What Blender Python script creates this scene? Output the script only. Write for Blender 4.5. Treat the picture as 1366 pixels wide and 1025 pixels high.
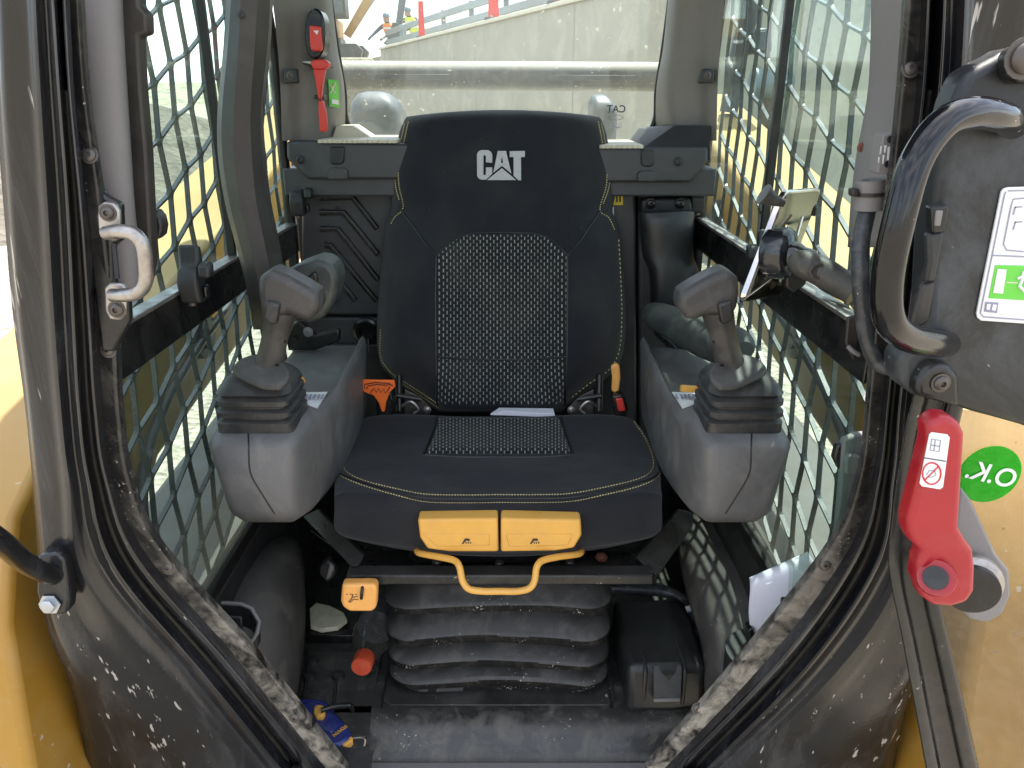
import bpy, bmesh, math, random
from mathutils import Vector, Matrix, noise
from mathutils.bvhtree import BVHTree
random.seed(7)
S = bpy.context.scene
for o in list(bpy.data.objects): bpy.data.objects.remove(o)
COL = S.collection
R = math.radians

# ------------------------------------------------------------------ camera
PITCH = R(20.4); FPX = 1032.0; CX, CY = 683.0, 512.5
cam_d = bpy.data.cameras.new('camera'); cam = bpy.data.objects.new('camera', cam_d); COL.objects.link(cam)
cam_d.sensor_width = 36; cam_d.lens = 36*FPX/1366; cam_d.clip_start = 0.02; cam_d.clip_end = 3000
cam.location = (0, 0, 0); cam.rotation_euler = (math.pi/2-PITCH, 0, 0)
S.camera = cam
S.render.resolution_x, S.render.resolution_y = 1024, 768
cP, sP = math.cos(PITCH), math.sin(PITCH)

# ------------------------------------------------------------------ light
SUN = Vector((0.26, 0.50, 1.40)).normalized()      # direction towards the sun (behind and right of the cab)
W = bpy.data.worlds.new('World'); S.world = W; W.use_nodes = True
wt = W.node_tree; bg = wt.nodes['Background']
sky = wt.nodes.new('ShaderNodeTexSky'); sky.sky_type = 'NISHITA'; sky.sun_disc = False
sky.sun_elevation = math.asin(SUN.z); sky.sun_rotation = math.atan2(SUN.x, SUN.y)
sky.dust_density = 2.5; sky.air_density = 1.0; sky.ozone_density = 1.6
tc = wt.nodes.new('ShaderNodeTexCoord'); mp = wt.nodes.new('ShaderNodeMapping'); mp.inputs['Scale'].default_value = (1.2, 1.2, 3.2)
nz = wt.nodes.new('ShaderNodeTexNoise'); nz.inputs['Scale'].default_value = 2.6; nz.inputs['Detail'].default_value = 7
rp = wt.nodes.new('ShaderNodeValToRGB'); rp.color_ramp.elements[0].position = 0.42; rp.color_ramp.elements[1].position = 0.68
rp.color_ramp.elements[0].color = (0.1, 0.1, 0.1, 1); rp.color_ramp.elements[1].color = (.85, .85, .85, 1)
mx = wt.nodes.new('ShaderNodeMixRGB'); mx.inputs[2].default_value = (9.5, 9.6, 9.8, 1)
wt.links.new(tc.outputs['Generated'], mp.inputs['Vector']); wt.links.new(mp.outputs[0], nz.inputs['Vector'])
wt.links.new(nz.outputs['Fac'], rp.inputs[0]); wt.links.new(rp.outputs[0], mx.inputs[0])
wt.links.new(sky.outputs[0], mx.inputs[1]); wt.links.new(mx.outputs[0], bg.inputs['Color'])
bg.inputs['Strength'].default_value = 0.15
sd = bpy.data.lights.new('sun', 'SUN'); sd.energy = 5.0; sd.angle = R(0.5); sd.color = (1, .955, .88)
sun = bpy.data.objects.new('sun', sd); COL.objects.link(sun)
sun.rotation_euler = SUN.to_track_quat('Z', 'Y').to_euler()
sun.location = SUN*20
S.view_settings.view_transform = 'Standard'; S.view_settings.look = 'None'
S.view_settings.exposure = 1.27; S.view_settings.gamma = 1
S.render.engine = 'CYCLES'
S.cycles.max_bounces = 10; S.cycles.transparent_max_bounces = 24; S.cycles.diffuse_bounces = 5; S.cycles.glossy_bounces = 4

# ------------------------------------------------------------------ helpers
def ray(x, y):
    v = (CY-y)/FPX; u = (x-CX)/FPX
    return Vector((u, cP+sP*v, -sP+cP*v))
def P(x, y, Y):
    r = ray(x, y); return r*(Y/r.y)
def PX(x, y, X):
    r = ray(x, y); return r*(X/r.x)
def PZ(x, y, Z):
    r = ray(x, y); return r*(Z/r.z)
def P3(t): return P(*t)
def V(*a): return Vector(a)

def cr(p0, p1, p2, p3, t):
    return 0.5*((2*p1)+(p2-p0)*t+(2*p0-5*p1+4*p2-p3)*t*t+(3*p1-p0-3*p2+p3)*t*t*t)
def resample(pts, n):
    m = len(pts)-1; out = []
    for i in range(n+1):
        f = i*m/n; k = min(int(f), m-1); t = f-k
        p0 = pts[k-1] if k > 0 else pts[0]*2-pts[1]
        p3 = pts[k+2] if k+2 <= m else pts[m]*2-pts[m-1]
        out.append(cr(p0, pts[k], pts[k+1], p3, t))
    return out
def lin(pts, n):
    L = [0]
    for a, b in zip(pts, pts[1:]): L.append(L[-1]+(b-a).length)
    out = []; k = 0
    for i in range(n+1):
        s = L[-1]*i/n
        while k < len(pts)-2 and L[k+1] < s: k += 1
        t = (s-L[k])/max(L[k+1]-L[k], 1e-9); out.append(pts[k].lerp(pts[k+1], t))
    return out

MAT = {}
def new_mat(name):
    m = bpy.data.materials.new(name); m.use_nodes = True; MAT[name] = m
    return m, m.node_tree, m.node_tree.nodes['Principled BSDF']
def surf(name, col, rough=.5, metal=0, dust=0., dust_light_col=(.30, .275, .235), scale=9, bump=.15, bscale=220, spec=.5, coat=0, var=.12,
         specks=0., vstretch=1, rvar=.12, updust_light=0., low=None):
    """painted / moulded surface: colour drift, dust clouds, specks, fine relief"""
    m, t, b = new_mat(name); N = t.nodes; L = t.links
    tc = N.new('ShaderNodeTexCoord'); mp = N.new('ShaderNodeMapping'); mp.inputs['Scale'].default_value = (1, 1, vstretch)
    L.new(tc.outputs['Object'], mp.inputs[0])
    n1 = N.new('ShaderNodeTexNoise'); n1.inputs['Scale'].default_value = scale; n1.inputs['Detail'].default_value = 9; n1.inputs['Roughness'].default_value = .62
    L.new(mp.outputs[0], n1.inputs['Vector'])
    hs = N.new('ShaderNodeMixRGB'); hs.blend_type = 'MULTIPLY'; hs.inputs[0].default_value = 1
    r0 = N.new('ShaderNodeMapRange'); r0.inputs[1].default_value = .3; r0.inputs[2].default_value = .7; r0.inputs[3].default_value = 1-var; r0.inputs[4].default_value = 1+var
    L.new(n1.outputs['Fac'], r0.inputs[0]); L.new(r0.outputs[0], hs.inputs[2]); hs.inputs[1].default_value = (*col, 1)
    out = hs.outputs[0]; fac = None
    if dust > 0:
        n2 = N.new('ShaderNodeTexNoise'); n2.inputs['Scale'].default_value = scale*1.7; n2.inputs['Detail'].default_value = 12; n2.inputs['Roughness'].default_value = .7; n2.inputs['Distortion'].default_value = .6
        L.new(mp.outputs[0], n2.inputs['Vector'])
        r1 = N.new('ShaderNodeMapRange'); r1.inputs[1].default_value = .48; r1.inputs[2].default_value = .70; r1.inputs[3].default_value = dust*.05; r1.inputs[4].default_value = dust; r1.clamp = True
        L.new(n2.outputs['Fac'], r1.inputs[0]); fac = r1.outputs[0]
        if updust_light > 0:  # paler upward faces: dust, and painted sunlight on lift arms and cross tube
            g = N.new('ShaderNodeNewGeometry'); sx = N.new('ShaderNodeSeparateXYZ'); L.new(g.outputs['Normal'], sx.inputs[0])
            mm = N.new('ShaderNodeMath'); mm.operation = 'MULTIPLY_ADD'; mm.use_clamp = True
            r2 = N.new('ShaderNodeMapRange'); r2.inputs[1].default_value = .3; r2.inputs[2].default_value = 1; r2.inputs[3].default_value = 0; r2.inputs[4].default_value = updust_light
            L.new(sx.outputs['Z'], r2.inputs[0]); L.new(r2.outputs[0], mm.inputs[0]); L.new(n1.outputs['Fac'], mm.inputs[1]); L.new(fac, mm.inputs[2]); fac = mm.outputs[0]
        if low:   # dirt that has collected on the lower stretch of the part
            so = N.new('ShaderNodeSeparateXYZ'); L.new(tc.outputs['Object'], so.inputs[0])
            rl = N.new('ShaderNodeMapRange'); rl.inputs[1].default_value = low[0]; rl.inputs[2].default_value = low[1]; rl.inputs[3].default_value = low[2]; rl.inputs[4].default_value = 0; L.new(so.outputs['Z'], rl.inputs[0])
            rn = N.new('ShaderNodeMapRange'); rn.inputs[1].default_value = .38; rn.inputs[2].default_value = .62; L.new(n2.outputs['Fac'], rn.inputs[0])
            ml = N.new('ShaderNodeMath'); ml.operation = 'MULTIPLY_ADD'; ml.use_clamp = True; L.new(rl.outputs[0], ml.inputs[0]); L.new(rn.outputs[0], ml.inputs[1]); L.new(fac, ml.inputs[2]); fac = ml.outputs[0]
        d = N.new('ShaderNodeMixRGB'); L.new(fac, d.inputs[0]); L.new(out, d.inputs[1]); d.inputs[2].default_value = (*dust_light_col, 1); out = d.outputs[0]
    if specks > 0:
        n3 = N.new('ShaderNodeTexNoise'); n3.inputs['Scale'].default_value = scale*16; n3.inputs['Detail'].default_value = 3
        L.new(mp.outputs[0], n3.inputs['Vector'])
        n4 = N.new('ShaderNodeTexNoise'); n4.inputs['Scale'].default_value = scale*.9; n4.inputs['Detail'].default_value = 4; L.new(mp.outputs[0], n4.inputs['Vector'])
        ad = N.new('ShaderNodeMath'); ad.operation = 'MULTIPLY_ADD'; ad.inputs[1].default_value = .55; L.new(n4.outputs['Fac'], ad.inputs[0]); L.new(n3.outputs['Fac'], ad.inputs[2])
        mu = N.new('ShaderNodeMapRange'); mu.inputs[1].default_value = 1.06-.085*specks; mu.inputs[2].default_value = 1.10-.085*specks; mu.inputs[4].default_value = .75; L.new(ad.outputs[0], mu.inputs[0])
        d = N.new('ShaderNodeMixRGB'); L.new(mu.outputs[0], d.inputs[0]); L.new(out, d.inputs[1]); d.inputs[2].default_value = (.5, .47, .42, 1); out = d.outputs[0]
    L.new(out, b.inputs['Base Color'])
    b.inputs['Metallic'].default_value = metal; b.inputs['Specular IOR Level'].default_value = spec; b.inputs['Coat Weight'].default_value = coat
    r5 = N.new('ShaderNodeMapRange'); r5.inputs[1].default_value = .3; r5.inputs[2].default_value = .7; r5.inputs[3].default_value = max(.03, rough-rvar); r5.inputs[4].default_value = min(1, rough+rvar)
    L.new(n1.outputs['Fac'], r5.inputs[0]); ro = r5.outputs[0]
    if fac is not None:
        m2 = N.new('ShaderNodeMath'); m2.operation = 'MULTIPLY_ADD'; m2.use_clamp = True; L.new(fac, m2.inputs[0]); m2.inputs[1].default_value = .6; L.new(ro, m2.inputs[2]); ro = m2.outputs[0]
    L.new(ro, b.inputs['Roughness'])
    if bump > 0:
        nb = N.new('ShaderNodeTexNoise'); nb.inputs['Scale'].default_value = bscale; nb.inputs['Detail'].default_value = 3
        L.new(tc.outputs['Object'], nb.inputs['Vector'])
        bp = N.new('ShaderNodeBump'); bp.inputs['Strength'].default_value = bump; bp.inputs['Distance'].default_value = .002
        L.new(nb.outputs['Fac'], bp.inputs['Height']); L.new(bp.outputs[0], b.inputs['Normal'])
    return m

surf('black_gloss', (.007, .0075, .010), .15, dust=.30, scale=7, bump=.04, specks=.6, vstretch=.2, spec=.7, rvar=.08, dust_light_col=(.19, .20, .225))  # bluish dust colour paints in the sky's reflection on the ribs
surf('black_scratched', (.009, .0092, .0105), .2, dust=.30, scale=7, bump=.05, specks=1.2, vstretch=.085, spec=.45, dust_light_col=(.15, .15, .16), rvar=.1)
surf('door_plastic', (.010, .011, .013), .38, dust=.5, scale=5, bump=.08, specks=.25, dust_light_col=(.12, .13, .14))
surf('handle_black', (.005, .005, .007), .12, dust=.05, scale=9, bump=.02, specks=.2, spec=.45, rvar=.06, dust_light_col=(.2, .2, .2))
surf('black_metal', (.010, .010, .011), .3, dust=.16, scale=10, bump=.08, specks=.4, updust_light=.25, dust_light_col=(.2, .19, .17))
surf('black_band', (.006, .006, .006), .25, dust=.08, scale=12, bump=.03)
surf('flange_black', (.012, .012, .013), .3, dust=.2, scale=15, bump=.3, bscale=120, specks=.7, dust_light_col=(.30, .275, .235), low=(-.78, -.42, 1.0))
surf('grey_trim', (.185, .172, .170), .55, dust=.10, scale=5, bump=.12, bscale=500, dust_light_col=(.3, .28, .25))
surf('brown_trim', (.026, .022, .019), .5, dust=.12, scale=8, bump=.12, bscale=500, dust_light_col=(.2, .18, .16))
surf('dark_plastic', (.016, .017, .018), .42, dust=.12, scale=8, bump=.22, bscale=420, updust_light=.15, dust_light_col=(.16, .15, .14))
surf('wall_plastic', (.038, .039, .042), .42, dust=.10, scale=5, bump=.22, bscale=420, updust_light=.2, dust_light_col=(.2, .19, .18))
surf('pillar_plastic', (.165, .152, .132), .55, dust=.15, scale=5, bump=.2, bscale=420)
surf('pod_plastic', (.108, .105, .107), .42, dust=.34, scale=11, bump=.22, bscale=520, dust_light_col=(.27, .255, .225), updust_light=.25, vstretch=.7)
surf('grip_rubber', (.048, .045, .044), .45, dust=.3, scale=18, bump=.12, bscale=500, updust_light=.25, dust_light_col=(.2, .185, .165))
surf('boot_rubber', (.020, .020, .022), .42, dust=.25, scale=20, bump=.1, bscale=300, updust_light=.35, dust_light_col=(.2, .19, .17))
surf('bellows_rubber', (.017, .017, .018), .42, dust=.4, scale=14, bump=.12, bscale=300, updust_light=.36, dust_light_col=(.17, .16, .145), specks=.45)
surf('bellows_edge', (.005, .005, .005), .6, spec=.15, dust=.08, scale=22, bump=.1, bscale=300, dust_light_col=(.35, .33, .28), specks=1.0)
surf('pad_vinyl', (.034, .040, .038), .4, dust=.25, scale=10, bump=.15, bscale=600, updust_light=.35, dust_light_col=(.22, .22, .19))
surf('fender_plastic', (.060, .056, .052), .5, dust=.5, scale=9, bump=.25, bscale=350, updust_light=.35, dust_light_col=(.15, .14, .12), specks=.3)
surf('floor_mat', (.017, .017, .017), .22, dust=.75, scale=13, bump=.4, bscale=45, updust_light=.32, dust_light_col=(.13, .122, .105), specks=.35)
surf('yellow_plastic', (.70, .37, .07), .36, dust=.08, scale=20, bump=.03, var=.06)
surf('orange_knob', (.84, .40, .10), .4, dust=.08, scale=30, bump=.03)
surf('yellow_paint', (.36, .185, .022), .4, dust=.3, scale=3, bump=.05, dust_light_col=(.42, .33, .17), var=.1, specks=.3, updust_light=.9)  # pale tone on upward faces is sunlight painted on the arm tops
surf('yellow_lower', (.38, .19, .025), .4, dust=.25, scale=4, bump=.05, dust_light_col=(.45, .33, .16), specks=.3)
surf('cream_or_sunlit', (.62, .58, .45), .45, dust=.3, scale=9, bump=.1, dust_light_col=(.5, .48, .4))  # cream coat; also used for painted sunlight on rear ledges and panel lip
surf('tube_sunlit_top', (.03, .034, .036), .4, dust=.2, scale=9, bump=.1, dust_light_col=(.5, .48, .4), updust_light=1.6, specks=.8)  # dark tube; the cream on upward faces is painted sunlight
surf('steel', (.42, .40, .385), .36, metal=.9, dust=.6, scale=24, bump=.05, dust_light_col=(.28, .2, .15))
surf('bolt_steel', (.10, .088, .080), .4, metal=.6, dust=.3, scale=60, bump=.05, dust_light_col=(.2, .17, .14))
surf('zinc', (.45, .48, .52), .35, metal=.85, dust=.2, scale=60, bump=.05)
surf('rusty_bolt', (.16, .05, .03), .6, metal=.3, dust=.2, scale=60, bump=.1)
surf('red_plastic', (.33, .010, .018), .33, dust=.10, scale=14, bump=.03, dust_light_col=(.5, .2, .2), var=.07)
surf('red_bright', (.62, .045, .032), .4, scale=20, bump=.03, var=.05)
surf('orange_flap', (.95, .17, .02), .6, scale=20, bump=.06, var=.04)
surf('guard_paint', (.013, .024, .025), .3, dust=.10, scale=12, bump=.05, dust_light_col=(.35, .35, .32))
surf('glass_seal', (.006, .006, .006), .45, dust=.06, scale=20, bump=.05)
surf('white_label', (.74, .74, .74), .4, scale=20, bump=0, var=.03)
surf('green_label', (.13, .55, .06), .4, scale=20, bump=0, var=.04)
surf('yellow_label', (.75, .58, .02), .4, scale=20, bump=0, var=.04)
surf('ink', (.02, .02, .03), .6, scale=20, bump=0)
surf('grey_ink', (.28, .28, .36), .6, scale=20, bump=0)
surf('red_ink', (.55, .03, .04), .5, scale=20, bump=0)
surf('logo_thread', (.42, .42, .42), .7, scale=300, bump=.3, bscale=1500, var=.15)
surf('stitch_thread', (.66, .55, .24), .7, scale=60, bump=0)
surf('blue_plastic', (.018, .030, .17), .35, dust=.12, scale=30, bump=.03)
surf('cap_plastic', (.42, .055, .02), .35, dust=.1, scale=40, bump=.03)
surf('black_hose', (.028, .030, .034), .38, dust=.35, scale=25, bump=.15, bscale=200, dust_light_col=(.26, .26, .26), specks=.6)
surf('paper', (.72, .72, .80), .7, scale=8, bump=.4, bscale=25, var=.05)
surf('chrome', (.75, .66, .60), .12, metal=1, scale=10, bump=0)
surf('mirror_back', (.26, .23, .17), .16, metal=1, scale=10, bump=0)
surf('concrete', (.34, .325, .27), .85, dust=.8, specks=.7, scale=1.2, bump=.3, bscale=20, dust_light_col=(.50, .48, .40))
surf('galvanised', (.20, .25, .27), .4, metal=.4, scale=2, bump=.1)
surf('dark_paint', (.03, .035, .045), .4, dust=.25, scale=2, bump=.05)
surf('post_red', (.65, .03, .025), .5, scale=3, bump=0)
surf('vest', (.62, .75, .06), .8, scale=3, bump=0)
surf('vest_orange', (.8, .25, .04), .8, scale=3, bump=0)
surf('clothes', (.04, .05, .08), .8, scale=3, bump=0)
surf('skin', (.35, .2, .14), .6, scale=3, bump=0)
surf('helmet', (.14, .20, .26), .4, scale=3, bump=0)
surf('hood_grey', (.06, .08, .10), .4, dust=.35, scale=8, bump=.1, dust_light_col=(.30, .31, .31))
surf('sunlit_foil', (.80, .76, .55), .65, dust=.3, scale=40, bump=.5, bscale=40)  # pale colour stands in for sunlight on the floor
surf('foliage', (.06, .09, .03), .8, scale=3, bump=0)
surf('bark', (.08, .06, .04), .9, scale=3, bump=0)
surf('webbing', (.02, .02, .02), .8, dust=.1, scale=30, bump=.5, bscale=700)
surf('arm_mount', (.050, .046, .040), .5, dust=.3, scale=30, bump=.2, bscale=400, dust_light_col=(.22, .2, .17))

def fabric(name, col, dashes=False):
    m, t, b = new_mat(name); N = t.nodes; L = t.links
    tc = N.new('ShaderNodeTexCoord')
    w = N.new('ShaderNodeTexNoise'); w.inputs['Scale'].default_value = 900; w.inputs['Detail'].default_value = 2; L.new(tc.outputs['Object'], w.inputs['Vector'])
    n = N.new('ShaderNodeTexNoise'); n.inputs['Scale'].default_value = 7; n.inputs['Detail'].default_value = 8; L.new(tc.outputs['Object'], n.inputs['Vector'])
    r = N.new('ShaderNodeMapRange'); r.inputs[1].default_value = .45; r.inputs[2].default_value = .8; r.inputs[4].default_value = .22; L.new(n.outputs['Fac'], r.inputs[0])
    d = N.new('ShaderNodeMixRGB'); d.inputs[1].default_value = (*col, 1); d.inputs[2].default_value = (.10, .092, .08, 1); L.new(r.outputs[0], d.inputs[0]); out = d.outputs[0]
    # lint
    v = N.new('ShaderNodeTexNoise'); v.inputs['Scale'].default_value = 260; L.new(tc.outputs['Object'], v.inputs['Vector'])
    rv = N.new('ShaderNodeMapRange'); rv.inputs[1].default_value = .76; rv.inputs[2].default_value = .80; rv.inputs[4].default_value = .5; L.new(v.outputs['Fac'], rv.inputs[0])
    dd = N.new('ShaderNodeMixRGB'); L.new(rv.outputs[0], dd.inputs[0]); L.new(out, dd.inputs[1]); dd.inputs[2].default_value = (.3, .3, .3, 1); out = dd.outputs[0]
    if dashes:
        uv = N.new('ShaderNodeUVMap'); uv.uv_map = 'weave'
        sx = N.new('ShaderNodeSeparateXYZ'); L.new(uv.outputs[0], sx.inputs[0])
        def M(op, a, bb=None, c=None):
            k = N.new('ShaderNodeMath'); k.operation = op
            for i, q in enumerate((a, bb, c)):
                if q is None: continue
                if isinstance(q, (int, float)): k.inputs[i].default_value = q
                else: L.new(q, k.inputs[i])
            return k.outputs[0]
        u = sx.outputs['X']; vv = sx.outputs['Y']
        fu = M('FRACT', u); iu = M('FLOOR', u)
        odd = M('MULTIPLY', M('MODULO', iu, 2.0), .5)
        fv = M('FRACT', M('ADD', vv, odd))
        a = M('LESS_THAN', M('ABSOLUTE', M('SUBTRACT', fu, .5)), .16)
        c = M('LESS_THAN', M('ABSOLUTE', M('SUBTRACT', fv, .5)), .27)
        mk = M('MULTIPLY', a, c)
        nn = N.new('ShaderNodeTexNoise'); nn.inputs['Scale'].default_value = 60; L.new(tc.outputs['Object'], nn.inputs['Vector'])
        rr = N.new('ShaderNodeMapRange'); rr.inputs[1].default_value = .3; rr.inputs[2].default_value = .6; rr.inputs[3].default_value = .45; rr.inputs[4].default_value = 1; L.new(nn.outputs['Fac'], rr.inputs[0])
        mk = M('MULTIPLY', mk, rr.outputs[0])
        e = N.new('ShaderNodeMixRGB'); L.new(mk, e.inputs[0]); L.new(out, e.inputs[1]); e.inputs[2].default_value = (.28, .285, .265, 1); out = e.outputs[0]
    L.new(out, b.inputs['Base Color']); b.inputs['Roughness'].default_value = .85
    b.inputs['Sheen Weight'].default_value = .12; b.inputs['Sheen Roughness'].default_value = .5; b.inputs['Specular IOR Level'].default_value = .2
    bp = N.new('ShaderNodeBump'); bp.inputs['Strength'].default_value = .35; bp.inputs['Distance'].default_value = .001
    L.new(w.outputs['Fac'], bp.inputs['Height'])
    n5 = N.new('ShaderNodeTexNoise'); n5.inputs['Scale'].default_value = 16; n5.inputs['Detail'].default_value = 2; L.new(tc.outputs['Object'], n5.inputs['Vector'])
    b2 = N.new('ShaderNodeBump'); b2.inputs['Strength'].default_value = .35; b2.inputs['Distance'].default_value = .008
    L.new(n5.outputs['Fac'], b2.inputs['Height']); L.new(bp.outputs[0], b2.inputs['Normal']); L.new(b2.outputs[0], b.inputs['Normal'])
fabric('seat_fabric', (.0125, .0138, .0175)); fabric('insert_fabric', (.012, .0135, .015), True)

def glass(name, tint, dirt, spk=.0, low=None, scale=4, dcol=(.62, .6, .5)):
    m, t, b = new_mat(name); N = t.nodes; L = t.links; N.remove(b)
    o = N['Material Output']
    tr = N.new('ShaderNodeBsdfTransparent'); tr.inputs[0].default_value = (*tint, 1)
    gl = N.new('ShaderNodeBsdfGlossy'); gl.inputs['Roughness'].default_value = .02
    lw = N.new('ShaderNodeLayerWeight'); lw.inputs[0].default_value = .5
    pw = N.new('ShaderNodeMath'); pw.operation = 'POWER'; pw.inputs[1].default_value = 5; L.new(lw.outputs['Facing'], pw.inputs[0])
    fr = N.new('ShaderNodeMath'); fr.operation = 'MULTIPLY_ADD'; fr.inputs[1].default_value = .6; fr.inputs[2].default_value = .03; L.new(pw.outputs[0], fr.inputs[0])
    m1 = N.new('ShaderNodeMixShader'); L.new(fr.outputs[0], m1.inputs[0]); L.new(tr.outputs[0], m1.inputs[1]); L.new(gl.outputs[0], m1.inputs[2])
    df = N.new('ShaderNodeBsdfDiffuse'); df.inputs[0].default_value = (*dcol, 1); tl = N.new('ShaderNodeBsdfTranslucent'); tl.inputs[0].default_value = (*dcol, 1)
    m2 = N.new('ShaderNodeMixShader'); m2.inputs[0].default_value = .5; L.new(df.outputs[0], m2.inputs[1]); L.new(tl.outputs[0], m2.inputs[2])
    tc = N.new('ShaderNodeTexCoord'); mp = N.new('ShaderNodeMapping'); mp.inputs['Scale'].default_value = (1, 1, .35); L.new(tc.outputs['Object'], mp.inputs[0])
    n = N.new('ShaderNodeTexNoise'); n.inputs['Scale'].default_value = scale; n.inputs['Detail'].default_value = 10; n.inputs['Roughness'].default_value = .65; n.inputs['Distortion'].default_value = .7; L.new(mp.outputs[0], n.inputs['Vector'])
    r = N.new('ShaderNodeMapRange'); r.inputs[1].default_value = .35; r.inputs[2].default_value = .75; r.inputs[3].default_value = dirt*.55; r.inputs[4].default_value = dirt*1.6; L.new(n.outputs['Fac'], r.inputs[0]); f = r.outputs[0]
    if low:
        sx = N.new('ShaderNodeSeparateXYZ'); L.new(tc.outputs['Object'], sx.inputs[0])
        rl = N.new('ShaderNodeMapRange'); rl.inputs[1].default_value = low[0]; rl.inputs[2].default_value = low[1]; rl.inputs[3].default_value = low[2]; rl.inputs[4].default_value = 0; L.new(sx.outputs['Z'], rl.inputs[0])
        k = N.new('ShaderNodeMath'); k.operation = 'MULTIPLY_ADD'; L.new(rl.outputs[0], k.inputs[0]); L.new(n.outputs['Fac'], k.inputs[1]); L.new(f, k.inputs[2]); f = k.outputs[0]
    if spk > 0:
        n3 = N.new('ShaderNodeTexNoise'); n3.inputs['Scale'].default_value = 55; n3.inputs['Detail'].default_value = 2; L.new(tc.outputs['Object'], n3.inputs['Vector'])
        r3 = N.new('ShaderNodeMapRange'); r3.inputs[1].default_value = .70; r3.inputs[2].default_value = .74; r3.inputs[4].default_value = spk; L.new(n3.outputs['Fac'], r3.inputs[0])
        k = N.new('ShaderNodeMath'); k.operation = 'ADD'; k.use_clamp = True; L.new(f, k.inputs[0]); L.new(r3.outputs[0], k.inputs[1]); f = k.outputs[0]
    m3 = N.new('ShaderNodeMixShader'); L.new(f, m3.inputs[0]); L.new(m1.outputs[0], m3.inputs[1]); L.new(m2.outputs[0], m3.inputs[2])
    L.new(m3.outputs[0], o.inputs[0])
glass('side_glass', (.84, .94, .91), .02, .10, low=(-.72, -.50, .5))
glass('side_glass_upper', (.84, .94, .91), .02, .10)
glass('rear_glass', (.90, .94, .92), .08, .5, scale=5)
glass('door_glass', (.84, .84, .82), .20, .5, scale=11, dcol=(.26, .20, .13))
glass('bottle_plastic', (.80, .80, .82), .05, .1, scale=20)
glass('green_film', (.25, .85, .12), .3, dcol=(.12, .70, .08))

def gravel(name, c1, c2, sc, bump=.8):
    m, t, b = new_mat(name); N = t.nodes; L = t.links; tc = N.new('ShaderNodeTexCoord')
    v = N.new('ShaderNodeTexVoronoi'); v.inputs['Scale'].default_value = sc; L.new(tc.outputs['Object'], v.inputs['Vector'])
    n = N.new('ShaderNodeTexNoise'); n.inputs['Scale'].default_value = sc*.12; n.inputs['Detail'].default_value = 8; L.new(tc.outputs['Object'], n.inputs['Vector'])
    a = N.new('ShaderNodeMixRGB'); a.inputs[1].default_value = (*c1, 1); a.inputs[2].default_value = (*c2, 1); L.new(n.outputs['Fac'], a.inputs[0])
    q = N.new('ShaderNodeSeparateColor'); L.new(v.outputs['Color'], q.inputs[0])
    r = N.new('ShaderNodeMapRange'); r.inputs[3].default_value = .6; r.inputs[4].default_value = 1.25; L.new(q.outputs[0], r.inputs[0])
    k = N.new('ShaderNodeMixRGB'); k.blend_type = 'MULTIPLY'; k.inputs[0].default_value = 1; L.new(a.outputs[0], k.inputs[1]); L.new(r.outputs[0], k.inputs[2])
    L.new(k.outputs[0], b.inputs['Base Color']); b.inputs['Roughness'].default_value = .9
    bp = N.new('ShaderNodeBump'); bp.inputs['Strength'].default_value = bump; bp.inputs['Distance'].default_value = .03; L.new(v.outputs['Distance'], bp.inputs['Height']); L.new(bp.outputs[0], b.inputs['Normal'])
gravel('gravel', (.38, .34, .27), (.27, .24, .18), 30)
gravel('rubble', (.06, .054, .042), (.16, .14, .105), 9, 1)
gravel('hill_soil', (.20, .21, .13), (.32, .28, .2), 1, .3)

# object helpers ---------------------------------------------------------------
def mesh_obj(name, verts, faces, mat, smooth=True):
    me = bpy.data.meshes.new(name); me.from_pydata([tuple(v) for v in verts], [], faces); me.update()
    if mat: me.materials.append(MAT[mat])
    if smooth:
        for p in me.polygons: p.use_smooth = True
    o = bpy.data.objects.new(name, me); COL.objects.link(o); return o
def par(o, parent):
    if parent is not None:
        o.parent = parent
        loc = Vector(parent.location) if parent.parent is None else Vector((0, 0, 0))
        if parent.parent is not None:
            loc = Vector((0, 0, 0)) if parent.get('_w') is None else Vector(parent['_w'])
            o.matrix_parent_inverse = parent_world(parent).inverted()
        else: o.matrix_parent_inverse = parent_world(parent).inverted()
    return o
def parent_world(p):
    m = p.matrix_basis.copy()
    if p.parent is not None: m = parent_world(p.parent) @ p.matrix_parent_inverse @ m
    return m
def tag(o, label=None, cat=None, group=None, kind=None):
    if label: o['label'] = label
    if cat: o['category'] = cat
    if group: o['group'] = group
    if kind: o['kind'] = kind
    return o
def thing(name, label, cat, loc=(0, 0, 0), group=None):
    o = bpy.data.objects.new(name, None); COL.objects.link(o); o.location = loc; o.empty_display_size = .02
    return tag(o, label, cat, group)
def bevel(o, w=.004, seg=2, ang=35):
    m = o.modifiers.new('b', 'BEVEL'); m.width = w; m.segments = seg; m.limit_method = 'ANGLE'; m.angle_limit = R(ang); m.harden_normals = False
    return o
def subs(o, n=1):
    m = o.modifiers.new('s', 'SUBSURF'); m.levels = n; m.render_levels = n; return o
def sharp(o, ang=40):
    me = o.data
    try: me.set_sharp_from_angle(angle=R(ang))
    except Exception: pass
    return o
def orient(me):
    bm = bmesh.new(); bm.from_mesh(me); bmesh.ops.recalc_face_normals(bm, faces=bm.faces); bm.to_mesh(me); bm.free()

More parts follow.
